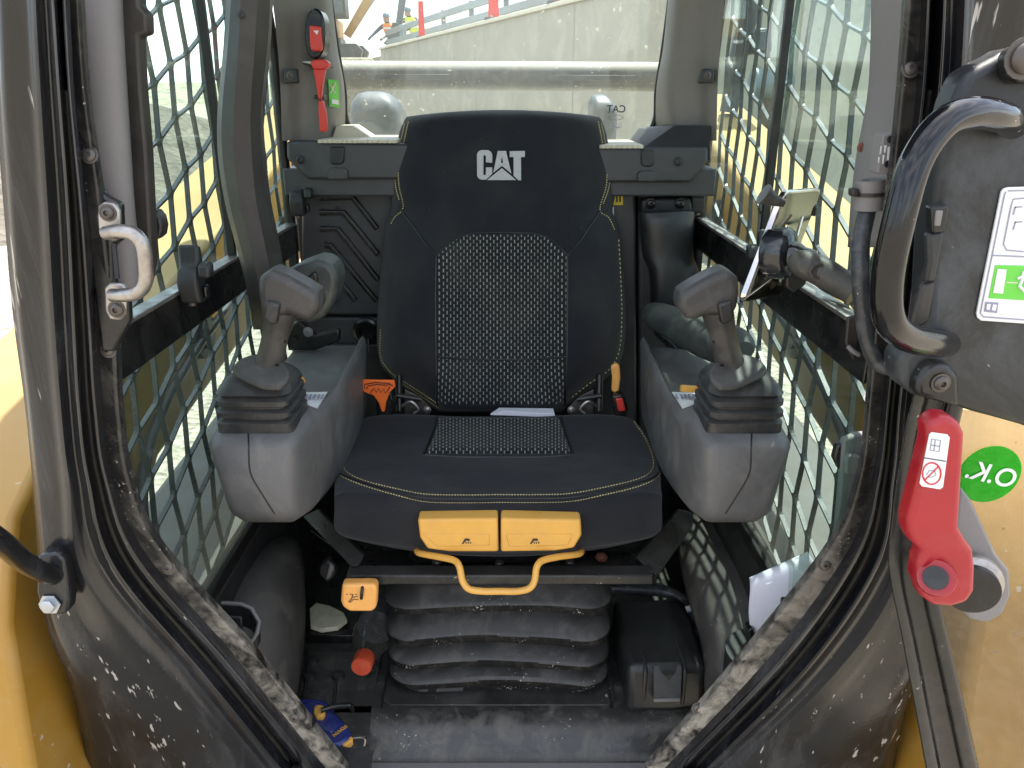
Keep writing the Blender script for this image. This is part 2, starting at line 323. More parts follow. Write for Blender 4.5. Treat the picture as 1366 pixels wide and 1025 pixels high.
def patch(name, net, nu, nv, mat, parent=None, close=False, thick=0, straight=False, mir=None, world=False, capN=False):
    """net of (px,py,depth) rows, lofted smoothly"""
    rows = [[(P3(t) if not world else Vector(t)) for t in r] for r in net]
    rs = resample if not straight else (lambda p, n: lin(p, n))
    rows = [resample(r, nu) for r in rows]
    cols = []
    for j in range(nu+1):
        cols.append(rs([r[j] for r in rows], nv))
    vs = [cols[j][i] for i in range(nv+1) for j in range(nu+1)]
    if mir: vs = [mir(v) for v in vs]
    fs = [(i*(nu+1)+j, i*(nu+1)+j+1, (i+1)*(nu+1)+j+1, (i+1)*(nu+1)+j) for i in range(nv) for j in range(nu)]
    if close:
        b = [j for j in range(nu+1)]+[i*(nu+1)+nu for i in range(1, nv+1)]+[nv*(nu+1)+j for j in range(nu-1, -1, -1)]+[i*(nu+1) for i in range(nv-1, 0, -1)]
        c = sum((vs[k] for k in b), Vector())/len(b); c = c+Vector((0, .03, 0)); vs.append(c)
        for k in range(len(b)): fs.append((b[(k+1) % len(b)], b[k], len(vs)-1))
    o = mesh_obj(name, vs, fs, mat); orient(o.data)
    if thick: m = o.modifiers.new('t', 'SOLIDIFY'); m.thickness = thick; m.offset = 0
    return par(o, parent)

def prism_w(name, pts, ext, mat, parent=None, bev=.004, seg=2, smooth=True, mir=None):
    """closed outline of world points, extruded by vector ext"""
    pts = [Vector(p) for p in pts]
    if mir: pts = [mir(p) for p in pts]; ext = Vector((-ext[0], ext[1], ext[2]))
    n = len(pts); e = Vector(ext)
    vs = pts+[p+e for p in pts]
    fs = [tuple(range(n)), tuple(range(2*n-1, n-1, -1))]+[(i, (i+1) % n, n+(i+1) % n, n+i) for i in range(n)]
    o = mesh_obj(name, vs, fs, mat, smooth); orient(o.data)
    if bev: bevel(o, bev, seg)
    sharp(o)
    return par(o, parent)
def prism(name, pts, Y, t, mat, parent=None, bev=.004, seg=2, mir=None, smooth=True):
    w = [P(p[0], p[1], p[2] if len(p) > 2 else Y) for p in pts]
    return prism_w(name, w, (0, t, 0), mat, parent, bev, seg, smooth, mir)
def box(name, lo, hi, mat, parent=None, bev=.003, mir=None):
    x0, y0, z0 = lo; x1, y1, z1 = hi
    return prism_w(name, [(x0, y0, z0), (x1, y0, z0), (x1, y0, z1), (x0, y0, z1)], (0, y1-y0, 0), mat, parent, bev, 2, True, mir)
def tube_w(name, pts, rad, mat, parent=None, n=12, steps=None, mir=None, flat=1.0, cap=True, smoothpath=True):
    pts = [Vector(p) for p in pts]
    rads = rad if isinstance(rad, (list, tuple)) else [rad]*len(pts)
    aux = [Vector((r, 0, 0)) for r in rads]
    st = steps or (len(pts)-1)*6
    if smoothpath and len(pts) > 2: c = resample(pts, st); rr = [v.x for v in resample(aux, st)]
    else: c = pts; rr = list(rads)
    if mir: c = [mir(p) for p in c]
    vs = []; fs = []; up = None
    for i, p in enumerate(c):
        t = (c[min(i+1, len(c)-1)]-c[max(i-1, 0)]).normalized()
        if up is None:
            up = Vector((0, 0, 1)) if abs(t.z) < .9 else Vector((0, 1, 0))
        s = t.cross(up).normalized(); up = s.cross(t).normalized()
        for k in range(n):
            a = 2*math.pi*k/n; vs.append(p+s*math.cos(a)*rr[i]+up*math.sin(a)*rr[i]*flat)
    for i in range(len(c)-1):
        for k in range(n): fs.append((i*n+k, i*n+(k+1) % n, (i+1)*n+(k+1) % n, (i+1)*n+k))
    if cap: fs.append(tuple(range(n-1, -1, -1))); fs.append(tuple((len(c)-1)*n+k for k in range(n)))
    o = mesh_obj(name, vs, fs, mat); orient(o.data); sharp(o, 50)
    return par(o, parent)
def tube(name, pts, rad, mat, parent=None, **k): return tube_w(name, [P3(p) for p in pts], rad, mat, parent, **k)
def frame_mat(pos, nrm, up=Vector((0, 0, 1))):
    z = Vector(nrm).normalized(); x = up.cross(z)
    if x.length < 1e-3: x = Vector((1, 0, 0))
    x.normalize(); y = z.cross(x)
    return Matrix(((x.x, y.x, z.x, pos[0]), (x.y, y.y, z.y, pos[1]), (x.z, y.z, z.z, pos[2]), (0, 0, 0, 1)))
def lathe_mesh(name, prof, n, mat, hexa=False):
    vs = []; fs = []
    for r, z in prof:
        for k in range(n): a = 2*math.pi*k/n; vs.append((r*math.cos(a), r*math.sin(a), z))
    for i in range(len(prof)-1):
        for k in range(n): fs.append((i*n+k, i*n+(k+1) % n, (i+1)*n+(k+1) % n, (i+1)*n+k))
    fs.append(tuple(range(n-1, -1, -1))); fs.append(tuple((len(prof)-1)*n+k for k in range(n)))
    me = bpy.data.meshes.new(name); me.from_pydata(vs, [], fs); me.materials.append(MAT[mat])
    for p in me.polygons: p.use_smooth = True
    try: me.set_sharp_from_angle(angle=R(40))
    except Exception: pass
    return me
def lathe(name, prof, n, mat, pos, axis, parent=None):
    o = bpy.data.objects.new(name, lathe_mesh(name, prof, n, mat)); COL.objects.link(o)
    o.matrix_basis = frame_mat(pos, axis)
    return par(o, parent)
BOLT = {}
def bolt(pos, nrm, r, parent, mat='bolt_steel', hexa=False, name='bolt'):
    key = (mat, hexa)
    if key not in BOLT:
        if hexa: BOLT[key] = lathe_mesh(name, [(1.5, 0), (1.5, .2), (1.0, .21), (1.0, .85), (.8, .95)], 6, mat)
        else: BOLT[key] = lathe_mesh(name, [(1.35, 0), (1.35, .12), (1.0, .14), (1.0, .38), (.8, .6), (.45, .68), (.42, .68), (.36, .3), (.01, .3)], 16, mat)
    o = bpy.data.objects.new(name, BOLT[key]); COL.objects.link(o)
    o.matrix_basis = frame_mat(pos, nrm) @ Matrix.Scale(r, 4)
    return par(o, parent)
def bvh(o):
    dg = bpy.context.evaluated_depsgraph_get(); return BVHTree.FromObject(o, dg)
def bvhm(o):
    me = o.data; mw = parent_world(o) if o.parent else o.matrix_basis
    return BVHTree.FromPolygons([mw @ v.co for v in me.vertices], [tuple(p.vertices) for p in me.polygons])
def cast(t, x, y, fb=None):
    r = ray(x, y).normalized(); loc, n, i, d = t.ray_cast(Vector((0, 0, 0)), r)
    if loc is None: return (P(x, y, fb), Vector((0, -1, 0))) if fb else (None, None)
    if n.dot(r) > 0: n = -n
    return loc, n
def stitches(name, t, path, n, mat, parent, r=.0007, frac=.6, lift=.0012):
    pts = lin(resample([Vector((*p, 0)) for p in path], 60), n*2)
    vs = []; fs = []
    for i in range(0, n*2, 2):
        a, na = cast(t, pts[i].x, pts[i].y); b = pts[i].lerp(pts[i+1], frac*1.6); b, nb = cast(t, b.x, b.y)
        if a is None or b is None or (a-b).length > .03: continue
        d = (b-a).normalized(); s = d.cross(na).normalized()
        k = len(vs)
        for q, nn in ((a, na), (b, nb)):
            vs += [q+s*r, q+nn*(lift+r), q-s*r]
        fs += [(k, k+1, k+4, k+3), (k+1, k+2, k+5, k+4), (k, k+2, k+1), (k+3, k+4, k+5)]
    o = mesh_obj(name, vs, fs, mat); return par(o, parent)
def seam(name, t, path, n, mat, parent, r=.002, lift=.0):
    pts = lin(resample([Vector((*p, 0)) for p in path], 60), n); w = []
    for p in pts:
        a, na = cast(t, p.x, p.y)
        if a is not None: w.append(a+na*lift)
    return tube_w(name, w, r, mat, parent, n=6, smoothpath=False)
def decal(name, t, poly, mat, parent, lift=.001, thick=.0008, fb=None):
    pts = []; 
    for x, y in poly:
        a, na = cast(t, x, y, fb); 
        if a is None: return None
        pts.append((a, na))
    nn = sum((q[1] for q in pts), Vector()).normalized()
    return prism_w(name, [a+nn*(lift+thick) for a, _ in pts], -nn*thick, mat, parent, 0)
def rrect(cx, cy, hx, hy, r, n=4):
    out = []
    for sx, sy, a0 in ((1, 1, 0), (-1, 1, 90), (-1, -1, 180), (1, -1, 270)):
        for k in range(n+1):
            a = R(a0+90*k/n); out.append((cx+sx*(hx-r)+r*math.cos(a), cy+sy*(hy-r)+r*math.sin(a)))
    return out
def stack(name, secs, mat, parent=None, n=5, mir=None, warp=None):
    """secs: (cx, cy, z, hx, hy, r) rounded rectangles, lofted"""
    vs = []; fs = []; m = 4*(n+1)
    for s in secs:
        for x, y in rrect(s[0], s[1], s[3], s[4], s[5], n):
            v = Vector((x, y, s[2])); vs.append(warp(v) if warp else v)
    if mir: vs = [mir(v) for v in vs]
    for i in range(len(secs)-1):
        for k in range(m): fs.append((i*m+k, i*m+(k+1) % m, (i+1)*m+(k+1) % m, (i+1)*m+k))
    fs.append(tuple(range(m))); fs.append(tuple((len(secs)-1)*m+k for k in range(m)))
    o = mesh_obj(name, vs, fs, mat); orient(o.data); sharp(o, 55)
    return par(o, parent)
def text_mesh(name, s, size, mat, M, parent=None, ext=.0004, mirror=False):
    c = bpy.data.curves.new(name, 'FONT'); c.body = s; c.size = size; c.extrude = ext; c.align_x = 'CENTER'; c.align_y = 'CENTER'; c.offset = size*.012
    tmp = bpy.data.objects.new('tmp', c); COL.objects.link(tmp)
    dg = bpy.context.evaluated_depsgraph_get(); me = bpy.data.meshes.new_from_object(tmp.evaluated_get(dg)); bpy.data.objects.remove(tmp)
    me.materials.clear(); me.materials.append(MAT[mat])
    if mirror: me.transform(Matrix.Scale(-1, 4, Vector((1, 0, 0))))
    o = bpy.data.objects.new(name, me); COL.objects.link(o); o.matrix_basis = M
    return par(o, parent)

XC = -.025; XL, XR = -.46, .41
def mirx(v): return Vector((2*XC-v.x, v.y, v.z))
ident = lambda v: v
FLOOR = -.99; GROUND = -1.45

# ================================================================== SETTING OUTSIDE
g = mesh_obj('ground', [(-900, -300, GROUND), (900, -300, GROUND), (900, 1500, GROUND), (-900, 1500, GROUND)], [(0, 1, 2, 3)], 'gravel', False); tag(g, kind='structure')
def heap(name, cx, cy, rx, ry, h, seed, mat='rubble', n=70, rough=.35):
    vs = []; fs = []
    for j in range(n+1):
        for i in range(n+1):
            u = -1+2*i/n; v = -1+2*j/n; d = math.hypot(u, v)
            z = max(0, 1-d**1.6)
            w = noise.fractal(Vector((u*2.2+seed, v*2.2, seed)), 1, 2, 4)*.35+noise.noise(Vector((u*14, v*14, seed)))*.08+noise.noise(Vector((u*34, v*34, seed)))*.04
            vs.append((cx+u*rx, cy+v*ry, GROUND-.05+h*z*(1+rough*w*2)))
    for j in range(n):
        for i in range(n): fs.append((j*(n+1)+i, j*(n+1)+i+1, (j+1)*(n+1)+i+1, (j+1)*(n+1)+i))
    return mesh_obj(name, vs, fs, mat)
tag(heap('rubble_heap', -8.2, 15, 5.0, 9, 1.45, 3.1), 'long heap of broken grey-brown rubble beyond the left window', 'rubble heap', kind='stuff')
tag(heap('rubble_heap', 6.6, 11, 4.4, 6.5, 1.75, 9.4), 'coarse gravel heap beyond the right window', 'rubble heap', kind='stuff')
tag(heap('hill', -60, 190, 120, 60, 5, 5.5, 'hill_soil', 50, .5), kind='structure')
tag(heap('hill', 130, 220, 120, 60, 5, 1.5, 'hill_soil', 50, .5), kind='structure')
def tree(x, y, h, label):
    t = thing('tree', label, 'tree', (x, y, GROUND), 'far trees on the skyline')
    tube_w('trunk', [(x, y, GROUND), (x+.1, y, GROUND+h*.35), (x, y+.1, GROUND+h*.6)], [h*.03, h*.025, h*.012], 'bark', t, n=6)
    vs = []; fs = []
    for i in range(380):
        a = random.uniform(0, 6.28); b = random.uniform(-1, 1); rr = random.uniform(.4, 1)**.5
        lob = 1+.35*math.sin(a*3+x)+.2*math.sin(b*5)
        c = Vector((x+math.cos(a)*rr*h*.32*lob*math.sqrt(1-b*b*.8), y+math.sin(a)*rr*h*.32*lob*math.sqrt(1-b*b*.8), GROUND+h*.62+b*h*.36))
        s = h*.045; d1 = Vector((random.uniform(-1, 1), random.uniform(-1, 1), random.uniform(-1, 1))).normalized()*s; d2 = d1.cross(Vector((random.random(), random.random(), random.random()))).normalized()*s
        k = len(vs); vs += [c-d1, c-d2, c+d1, c+d2]; fs.append((k, k+1, k+2, k+3))
    par(mesh_obj('crown', vs, fs, 'foliage', False), t)
for i, (px, d, h, lb) in enumerate(((205, 260, 5.2, 'tall dark tree at the left end of the skyline, seen through the left window'), (222, 250, 4.4, 'smaller tree right of the tall one on the left skyline'),
                               (246, 255, 3.6, 'low bushy tree near the top of the left rubble heap skyline'))):
    w = P(px, 128, d); tree(w.x, w.y, h, lb)

# retaining wall behind the machine, seen through the rear window
A = Vector((-3.6, 23, 0)); B = Vector((.86, 11.6, 0)); D = (B-A).normalized(); Nn = Vector((D.y, -D.x, 0))
if Nn.y > 0: Nn = -Nn
wall = thing('retaining_wall', 'pale concrete retaining wall with sloping top behind the rear window', 'wall', (A.x, A.y, GROUND))
def wpan(a, b, zt, nm='concrete_panel'):
    p = [A+D*a, A+D*b]; 
    prism_w(nm, [(p[0].x, p[0].y, GROUND), (p[1].x, p[1].y, GROUND), (p[1].x, p[1].y, zt), (p[0].x, p[0].y, zt)], (-Nn.x*.3, -Nn.y*.3, 0), 'concrete', wall, .02)
L0 = (B-A).length
for a, b in ((0, 4.0), (4.02, 8.0), (8.02, 12.2), (12.22, 16.2), (16.22, 20)): wpan(a, b, 1.19)
p0 = A-D*0; p1 = A+D*16
prism_w('coping', [p0+Nn*.05+V(0, 0, 1.19), p1+Nn*.05+V(0, 0, 1.19), p1+Nn*.05+V(0, 0, 1.25), p0+Nn*.05+V(0, 0, 1.25)], -Nn*.4, 'cream_or_sunlit', wall, .01)
# deck behind wall
dk = [A-D*12-Nn*.35, A+D*20-Nn*.35, A+D*20-Nn*14, A-D*12-Nn*14]
prism_w('embankment', [Vector((q.x, q.y, GROUND-.02)) for q in dk], (0, 0, 1.12-GROUND), 'gravel', None, 0); tag(bpy.data.objects['embankment'], kind='structure')
tag(box('embankment', (-7.5, 25.5, GROUND-.02), (9, 70, 1.116), 'gravel', None, .2), kind='structure')
gr = thing('guard_rail', 'grey galvanised guard rail running along the top of the pale wall', 'guard rail', tuple(A+V(0, 0, 1.4)))
for k, (off, z) in enumerate(((.5, 1.40), (.5, 1.66), (1.1, 1.86))):
    a = A-D*1.5-Nn*off; b = A+D*16-Nn*off
    prism_w('rail', [a+V(0, 0, z), b+V(0, 0, z), b+V(0, 0, z+.13), a+V(0, 0, z+.13)], -Nn*.06, 'galvanised', gr, .01)
for s in (0, 2, 4, 6, 8, 10, 12, 14):
    a = A+D*s-Nn*.62; box('rail_post', (a.x-.05, a.y-.05, 1.12), (a.x+.05, a.y+.05, 1.84), 'galvanised', gr, .01)
for px, yb, yt, d, lb, wd in ((556, 48, 2, 20.2, 'slender red delineator post with white bands, leftmost of the three', .10), (650, 31, -25, 14.0, 'stout red delineator post, middle of the three on the wall', .13), (734, 9, -50, 11.8, 'red delineator post cut by the top edge, rightmost of the three', .13)):
    s = min(range(1700), key=lambda q: abs(CX+FPX*(A+D*q*.01).x/((A+D*q*.01).y*cP-1.25*sP)-px))*.01
    b = A+D*s-Nn*.12; z0 = 1.252
    t = thing('delineator_post', lb, 'post', (b.x, b.y, z0), 'red delineator posts on the wall')
    h = 1.05
    stack('post_body', [(b.x, b.y, z0, wd*.75, wd*.4, .02), (b.x, b.y, z0+h*.5, wd*.6, wd*.35, .02), (b.x, b.y, z0+h, wd*.45, wd*.3, .02)], 'post_red', t)
    stack('base', [(b.x, b.y, z0-.001, wd*1.3, wd*.9, .03), (b.x, b.y, z0+.04, wd*1.2, wd*.8, .03)], 'dark_paint', t)
    for q in (.72, .84): stack('white_band', [(b.x, b.y, z0+h*q, wd*.58, wd*.36, .02), (b.x, b.y, z0+h*(q+.06), wd*.56, wd*.36, .02)], 'white_label', t)

# workers
def person(x, y, z, lean, label, vest, hx):
    t = thing('person', label, 'person', (x, y, z))
    J = {'pel': (0, 0, .95), 'chest': (lean*.35, 0, 1.35), 'neck': (lean*.45, 0, 1.50), 'head': (lean*.55, -.02, 1.64), 'top': (lean*.58, -.02, 1.74),
         'hl': (-.1, 0, .92), 'hr': (.1, 0, .92), 'kl': (-.12, -.05, .5), 'kr': (.14, .02, .5), 'fl': (-.12, 0, .06), 'fr': (.16, .05, .06), 'tl': (-.12, -.14, .04), 'tr': (.16, -.1, .04),
         'sl': (lean*.4-.19, 0, 1.42), 'sr': (lean*.4+.19, 0, 1.42), 'el': (lean*.8-.3, -.1, 1.18), 'er': (lean*.8+.25, -.1, 1.15), 'wl': (lean*1.1-.34, -.25, 1.02), 'wr': (lean*1.1+.1, -.25, 1.0), 'dl': (lean*1.2-.35, -.3, .94), 'dr': (lean*1.2+.05, -.32, .93)}
    E = [('pel', 'chest'), ('chest', 'neck'), ('neck', 'head'), ('head', 'top'), ('pel', 'hl'), ('pel', 'hr'), ('hl', 'kl'), ('hr', 'kr'), ('kl', 'fl'), ('kr', 'fr'), ('fl', 'tl'), ('fr', 'tr'), ('chest', 'sl'), ('chest', 'sr'), ('sl', 'el'), ('sr', 'er'), ('el', 'wl'), ('er', 'wr'), ('wl', 'dl'), ('wr', 'dr')]
    RR = dict(pel=.15, chest=.17, neck=.065, head=.105, top=.07, hl=.1, hr=.1, kl=.07, kr=.07, fl=.05, fr=.05, tl=.04, tr=.04, sl=.08, sr=.08, el=.055, er=.055, wl=.04, wr=.04, dl=.045, dr=.045)
    K = list(J); me = bpy.data.meshes.new('body'); me.from_pydata([Vector(J[k])+V(x, y, z) for k in K], [(K.index(a), K.index(b)) for a, b in E], [])
    me.materials.append(MAT['clothes']); o = bpy.data.objects.new('body', me); COL.objects.link(o)
    sk = o.modifiers.new('skin', 'SKIN')
    for i, k in enumerate(K):
        me.skin_vertices[0].data[i].radius = (RR[k], RR[k]); me.skin_vertices[0].data[i].use_root = (k == 'pel')
    subs(o, 1); par(o, t)
    c = Vector(J['chest'])+V(x, y, z); h = Vector(J['head'])+V(x, y, z)
    stack('vest', [(c.x-lean*.3, c.y, c.z-.38, .19, .15, .1), (c.x-lean*.1, c.y, c.z-.15, .205, .165, .1), (c.x, c.y, c.z+.02, .215, .17, .1), (c.x+lean*.1, c.y, c.z+.13, .15, .13, .09)], vest, t)
    for q in (-.22, -.05): stack('reflective_band', [(c.x+lean*q*.8, c.y, c.z+q, .213, .172, .1), (c.x+lean*q*.8, c.y, c.z+q+.05, .216, .174, .1)], 'white_label', t)
    lathe('face', [(.09, -.1), (.105, 0), (.09, .06)], 12, 'skin', h+V(0, -.02, -.02), (0, 0, 1), t)
    lathe('helmet', [(.15, .0), (.15, .012), (.125, .015), (.12, .07), (.08, .13), (.02, .15)], 14, 'helmet', h+V(0, 0, .04), (0, 0, 1), t)
w = P(545, 20, 30)
person(w.x+.25, 30.0, 1.12, -.5, 'person in a lime hi-vis vest and grey helmet leaning forward, the taller of the two', 'vest', 0)
person(w.x-.45, 29.2, .86, -.4, 'person in an orange and lime vest crouching lower beside the taller worker', 'vest_orange', 0)

# excavator seen through the rear window, upper left
def excavator(x, y, z, s, label, flip=1):
    t = thing('excavator', label, 'excavator', (x, y, z))
    q = lambda a, b, c: (x+flip*a*s, y+b*s, z+c*s)
    def bx(nm, a, b, m, bv=.03):
        lo = q(*a); hi = q(*b); lo, hi = tuple(map(min, lo, hi)), tuple(map(max, lo, hi)); return box(nm, lo, hi, m, t, bv*s)
    for k in (-1.0, .7):
        prism_w('track', [q(-1.6, k, .1), q(-1.3, k, 0), q(1.3, k, 0), q(1.6, k, .1), q(1.7, k, .4), q(1.4, k, .7), q(-1.4, k, .7), q(-1.7, k, .4)], (0, .4*s, 0), 'dark_paint', t, .03*s)
    bx('turntable', (-.6, -.6, .7), (.6, .7, .95), 'dark_paint')
    bx('body', (-1.6, -.9, .95), (.5, .9, 1.8), 'yellow_lower', .08)
    bx('counterweight', (-1.95, -.85, .95), (-1.62, .85, 1.65), 'dark_paint', .1)
    cb = bx('cab', (.05, -.95, 1.82), (1.0, 0, 2.75), 'dark_paint', .06)
    bx('cab_window', (.15, -.97, 2.0), (.9, -.955, 2.6), 'hood_grey', .01)
    prism_w('boom', [q(.6, .2, 1.2), q(.9, .2, 1.0), q(2.4, .2, 3.0), q(3.9, .2, 3.2), q(3.8, .2, 3.55), q(2.2, .2, 3.5)], (0, .3*s, 0), 'yellow_lower', t, .03*s)
    prism_w('stick', [q(3.6, .22, 3.7), q(3.95, .22, 3.6), q(3.5, .22, 1.6), q(3.2, .22, 1.6)], (0, .25*s, 0), 'hood_grey', t, .03*s)
    prism_w('bucket', [q(3.1, -.1, 1.7), q(3.7, -.1, 1.6), q(3.6, -.1, .8), q(3.1, -.1, .5), q(2.6, -.1, .75), q(2.9, -.1, 1.1)], (0, .9*s, 0), 'dark_paint', t, .03*s)
    tube_w('hydraulic_cylinder', [q(1.2, .35, 1.6), q(2.4, .35, 3.0)], .07*s, 'steel', t, smoothpath=False)
    tube_w('hydraulic_cylinder', [q(2.3, .35, 3.65), q(3.6, .35, 3.95)], .07*s, 'steel', t, smoothpath=False)
w = P(470, 95, 15); excavator(-5.9, 27.5, 1.12, .66, 'yellow and dark grey excavator working behind the rear window, left of the workers')
excavator(16.2, 38, .3, .6, 'small distant excavator on the skyline through the right window', -1)
w1 = P(1008, 112, 7.5); w2 = P(1290, 108, 7.5)
pp = thing('pipe', 'weathered grey-green steel pipe lying across behind the gravel heap on the right', 'pipe', tuple(w1))
tube_w('pipe_body', [w1, w1.lerp(w2, .5), w2], .125, 'galvanised', pp, n=20, smoothpath=False)
for q in (.0, .5, 1): tube_w('flange', [w1.lerp(w2, q)-V(.03, 0, 0), w1.lerp(w2, q)+V(.03, 0, 0)], .145, 'galvanised', pp, n=20)
for q in (.12, .85): c = w1.lerp(w2, q); prism_w('trestle', [(c.x-.4, c.y, GROUND), (c.x+.4, c.y, GROUND), (c.x+.12, c.y, c.z-.12), (c.x-.12, c.y, c.z-.12)], (0, .1, 0), 'bark', pp, .01)

# ================================================================== LOADER (outside the cab)
def lift_arm(x0, x1, label):
    t = thing('lift_arm', label, 'lift arm', (x0, 1, -.5), 'lift arms of the loader')
    prof = [(3.05, .01), (2.5, -.10), (1.25, -.36), (1.0, -.42), (.86, -.50), (.80, -.62), (.76, -.95), (.76, -1.32), (1.06, -1.32), (1.09, -.95), (1.14, -.70), (1.25, -.605), (1.8, -.525), (3.05, -.36)]
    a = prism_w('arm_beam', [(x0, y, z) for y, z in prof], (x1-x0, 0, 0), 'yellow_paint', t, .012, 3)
    for y, z in ((2.2, -.32), (1.5, -.45)): lathe('pin_boss', [(.05, 0), (.05, .012), (.03, .014), (.03, .02), (.001, .02)], 20, 'dark_paint', (x0 if x0 > 0 else x0, y, z), (-1 if x0 > 0 else 1, 0, 0), t)
    s = -1 if x0 > 0 else 1
    tube_w('hydraulic_line', [(x0+s*.012, 3.0, -.2), (x0+s*.014, 2.5, -.30), (x0+s*.014, 1.3, -.50), (x0+s*.014, 1.1, -.8)], .009, 'dark_paint', t, n=8)
    return t
lift_arm(-.63, -.84, 'pale yellow loader lift arm sloping past the left window')
lift_arm(.58, .80, 'pale yellow loader lift arm sloping past the right window')
ct = thing('cross_tube', 'dark cross tube with sunlight painted on its top, seen through the rear window above the seat', 'cross tube', (0, 2.55, 0))
a = P(455, 101, 2.55); b = P(872, 103, 2.55)
tube_w('tube_body', [a-V(.06, 0, 0), b+V(.06, 0, 0)], .042, 'tube_sunlit_top', ct, n=24, smoothpath=False)
for q, l in ((.09, .35), (.66, .94)):
    c1 = a.lerp(b, q); c2 = a.lerp(b, l)
    box('weld_plate', (c1.x, c1.y-.046, c1.z-.012), (c2.x, c2.y-.038, c2.z+.004), 'dark_paint', ct, .001)
for x in (a.x-.06, b.x+.06): box('tube_bracket', (x-.012, 2.47, a.z-.14), (x+.012, 2.63, a.z+.05), 'cream_or_sunlit', ct, .004)
def dome(px, py, Y, hx, hz, label, mt='hood_grey', hy=.08):
    c = P(px, py, Y); t = thing('engine_cover', label, 'cover', (c.x, c.y, c.z-hz))
    stack('cover_shell', [(c.x, c.y, c.z-hz-.1, hx, hy, hx*.5), (c.x, c.y, c.z+hz*.2, hx, hy, hx*.5), (c.x-.005, c.y, c.z+hz*.65, hx*.85, hy*.85, hx*.45), (c.x-.01, c.y, c.z+hz*.92, hx*.55, hy*.55, hx*.3), (c.x-.01, c.y, c.z+hz, hx*.25, hy*.25, hx*.12)], mt, t)
    box('cover_rim', (c.x-hx*1.05, c.y-hy*1.05, c.z-hz-.11), (c.x+hx*1.05, c.y+hy*1.05, c.z-hz-.095), 'dark_paint', t, .003)
dome(506, 158, 2.15, .066, .066, 'rounded grey engine cover behind the rear glass, left of the seat top')
dome(803, 158, 2.15, .032, .058, 'slim grey tapered cover behind the rear glass, right of the seat top')
er = thing('engine_hood', 'cream engine hood behind the cab below the rear window', 'hood', (0, 2.3, -.3))
box('hood_top', (-.5, 1.86, -.5), (.45, 3.0, -.215), 'cream_or_sunlit', er, .03)
box('hood_grille', (-.3, 2.0, -.214), (.25, 2.4, -.205), 'dark_paint', er, .004)
# tracks on both sides of the machine
for x0, x1, lb in ((-.66, -1.0, 'dusty rubber track of the loader below the left lift arm'), (.62, .96, 'dusty rubber track of the loader below the right lift arm')):
    t = thing('rubber_track', lb, 'track', (x0, 1.6, GROUND), 'rubber tracks of the loader')
    prism_w('track_belt', [(x0, .9, GROUND+.12), (x0, 1.05, GROUND), (x0, 2.6, GROUND), (x0, 2.8, GROUND+.15), (x0, 2.7, -1.08), (x0, 2.4, -1.0), (x0, 1.15, -1.08), (x0, .95, -1.2)], (x1-x0, 0, 0), 'fender_plastic', t, .02)
    for k in range(14):
        box('tread_lug', (min(x0, x1)-.004, 1.1+k*.11, GROUND+.001), (max(x0, x1)+.004, 1.14+k*.11, GROUND+.035), 'dark_plastic', t, .004)
box('chassis', (-.42, 1.0, -1.35), (.38, 2.6, -1.06), 'dark_paint', None, .01); tag(bpy.data.objects['chassis'], 'black steel chassis under the cab floor', 'chassis')

# ================================================================== CAB SHELL
def guard(xp, Y0, Y1, label):
    t = thing('window_guard', label, 'window guard', (xp, Y0, -.7), 'steel mesh guards outside the cab windows')
    a, b, s, zig, w, th = .068, .076, .34, .006, .0017, .007
    vs = []; fs = []
    ni = int((Y1-Y0)/a)+1
    for i in range(ni):
        for j in range(-12, 26):
            def nd(ii, jj): return (Y0+ii*a+(.006 if jj % 2 else -.006), -.76+jj*b+ii*a*s+(zig if ii % 2 else 0))
            c = [nd(i, j), nd(i+1, j), nd(i+1, j+1), nd(i, j+1)]
            cy = sum(p[1] for p in c)/4
            if cy < -.74 or cy > .62: continue
            m = (sum(p[0] for p in c)/4, cy)
            inn = []
            for k in range(4):
                p = Vector(c[k]); pn = Vector(c[(k+1) % 4]); pp_ = Vector(c[k-1])
                e1 = (pn-p).normalized(); e2 = (pp_-p).normalized()
                n1 = Vector((-e1.y, e1.x)); 
                if n1.dot(Vector(m)-p) < 0: n1 = -n1
                n2 = Vector((-e2.y, e2.x))
                if n2.dot(Vector(m)-p) < 0: n2 = -n2
                cr_ = e1.x*e2.y-e1.y*e2.x
                # intersection of both inset lines
                q = p+n1*w; r_ = p+n2*w; d = r_-q; tt = (d.x*e2.y-d.y*e2.x)/cr_; q = q+e1*tt
                inn.append(q+e2*.007); inn.append(q+e2*.002+e1*.002); inn.append(q+e1*.007)
            k0 = len(vs)
            for X in (xp, xp+(th if xp > 0 else -th)):
                for p in c: vs.append((X, p[0], p[1]))
                for p in inn: vs.append((X, p.x, p.y))
            for lay in (0, 16):
                o_ = k0+lay
                for k in range(4):
                    kn = (k+1) % 4
                    fs.append((o_+k, o_+4+k*3+0, o_+4+k*3+1)); fs.append((o_+k, o_+4+k*3+1, o_+4+k*3+2))
                    fs.append((o_+k, o_+4+k*3+2, o_+4+kn*3+0, o_+kn))
            for k in range(12): fs.append((k0+4+k, k0+4+(k+1) % 12, k0+20+(k+1) % 12, k0+20+k))
    o = mesh_obj('mesh_plate', vs, fs, 'guard_paint', False); orient(o.data); par(o, t)
    return t
guard(XL-.045, .90, 1.74, 'black steel mesh guard outside the left window')
guard(XR+.045, .90, 1.74, 'black steel mesh guard outside the right window')

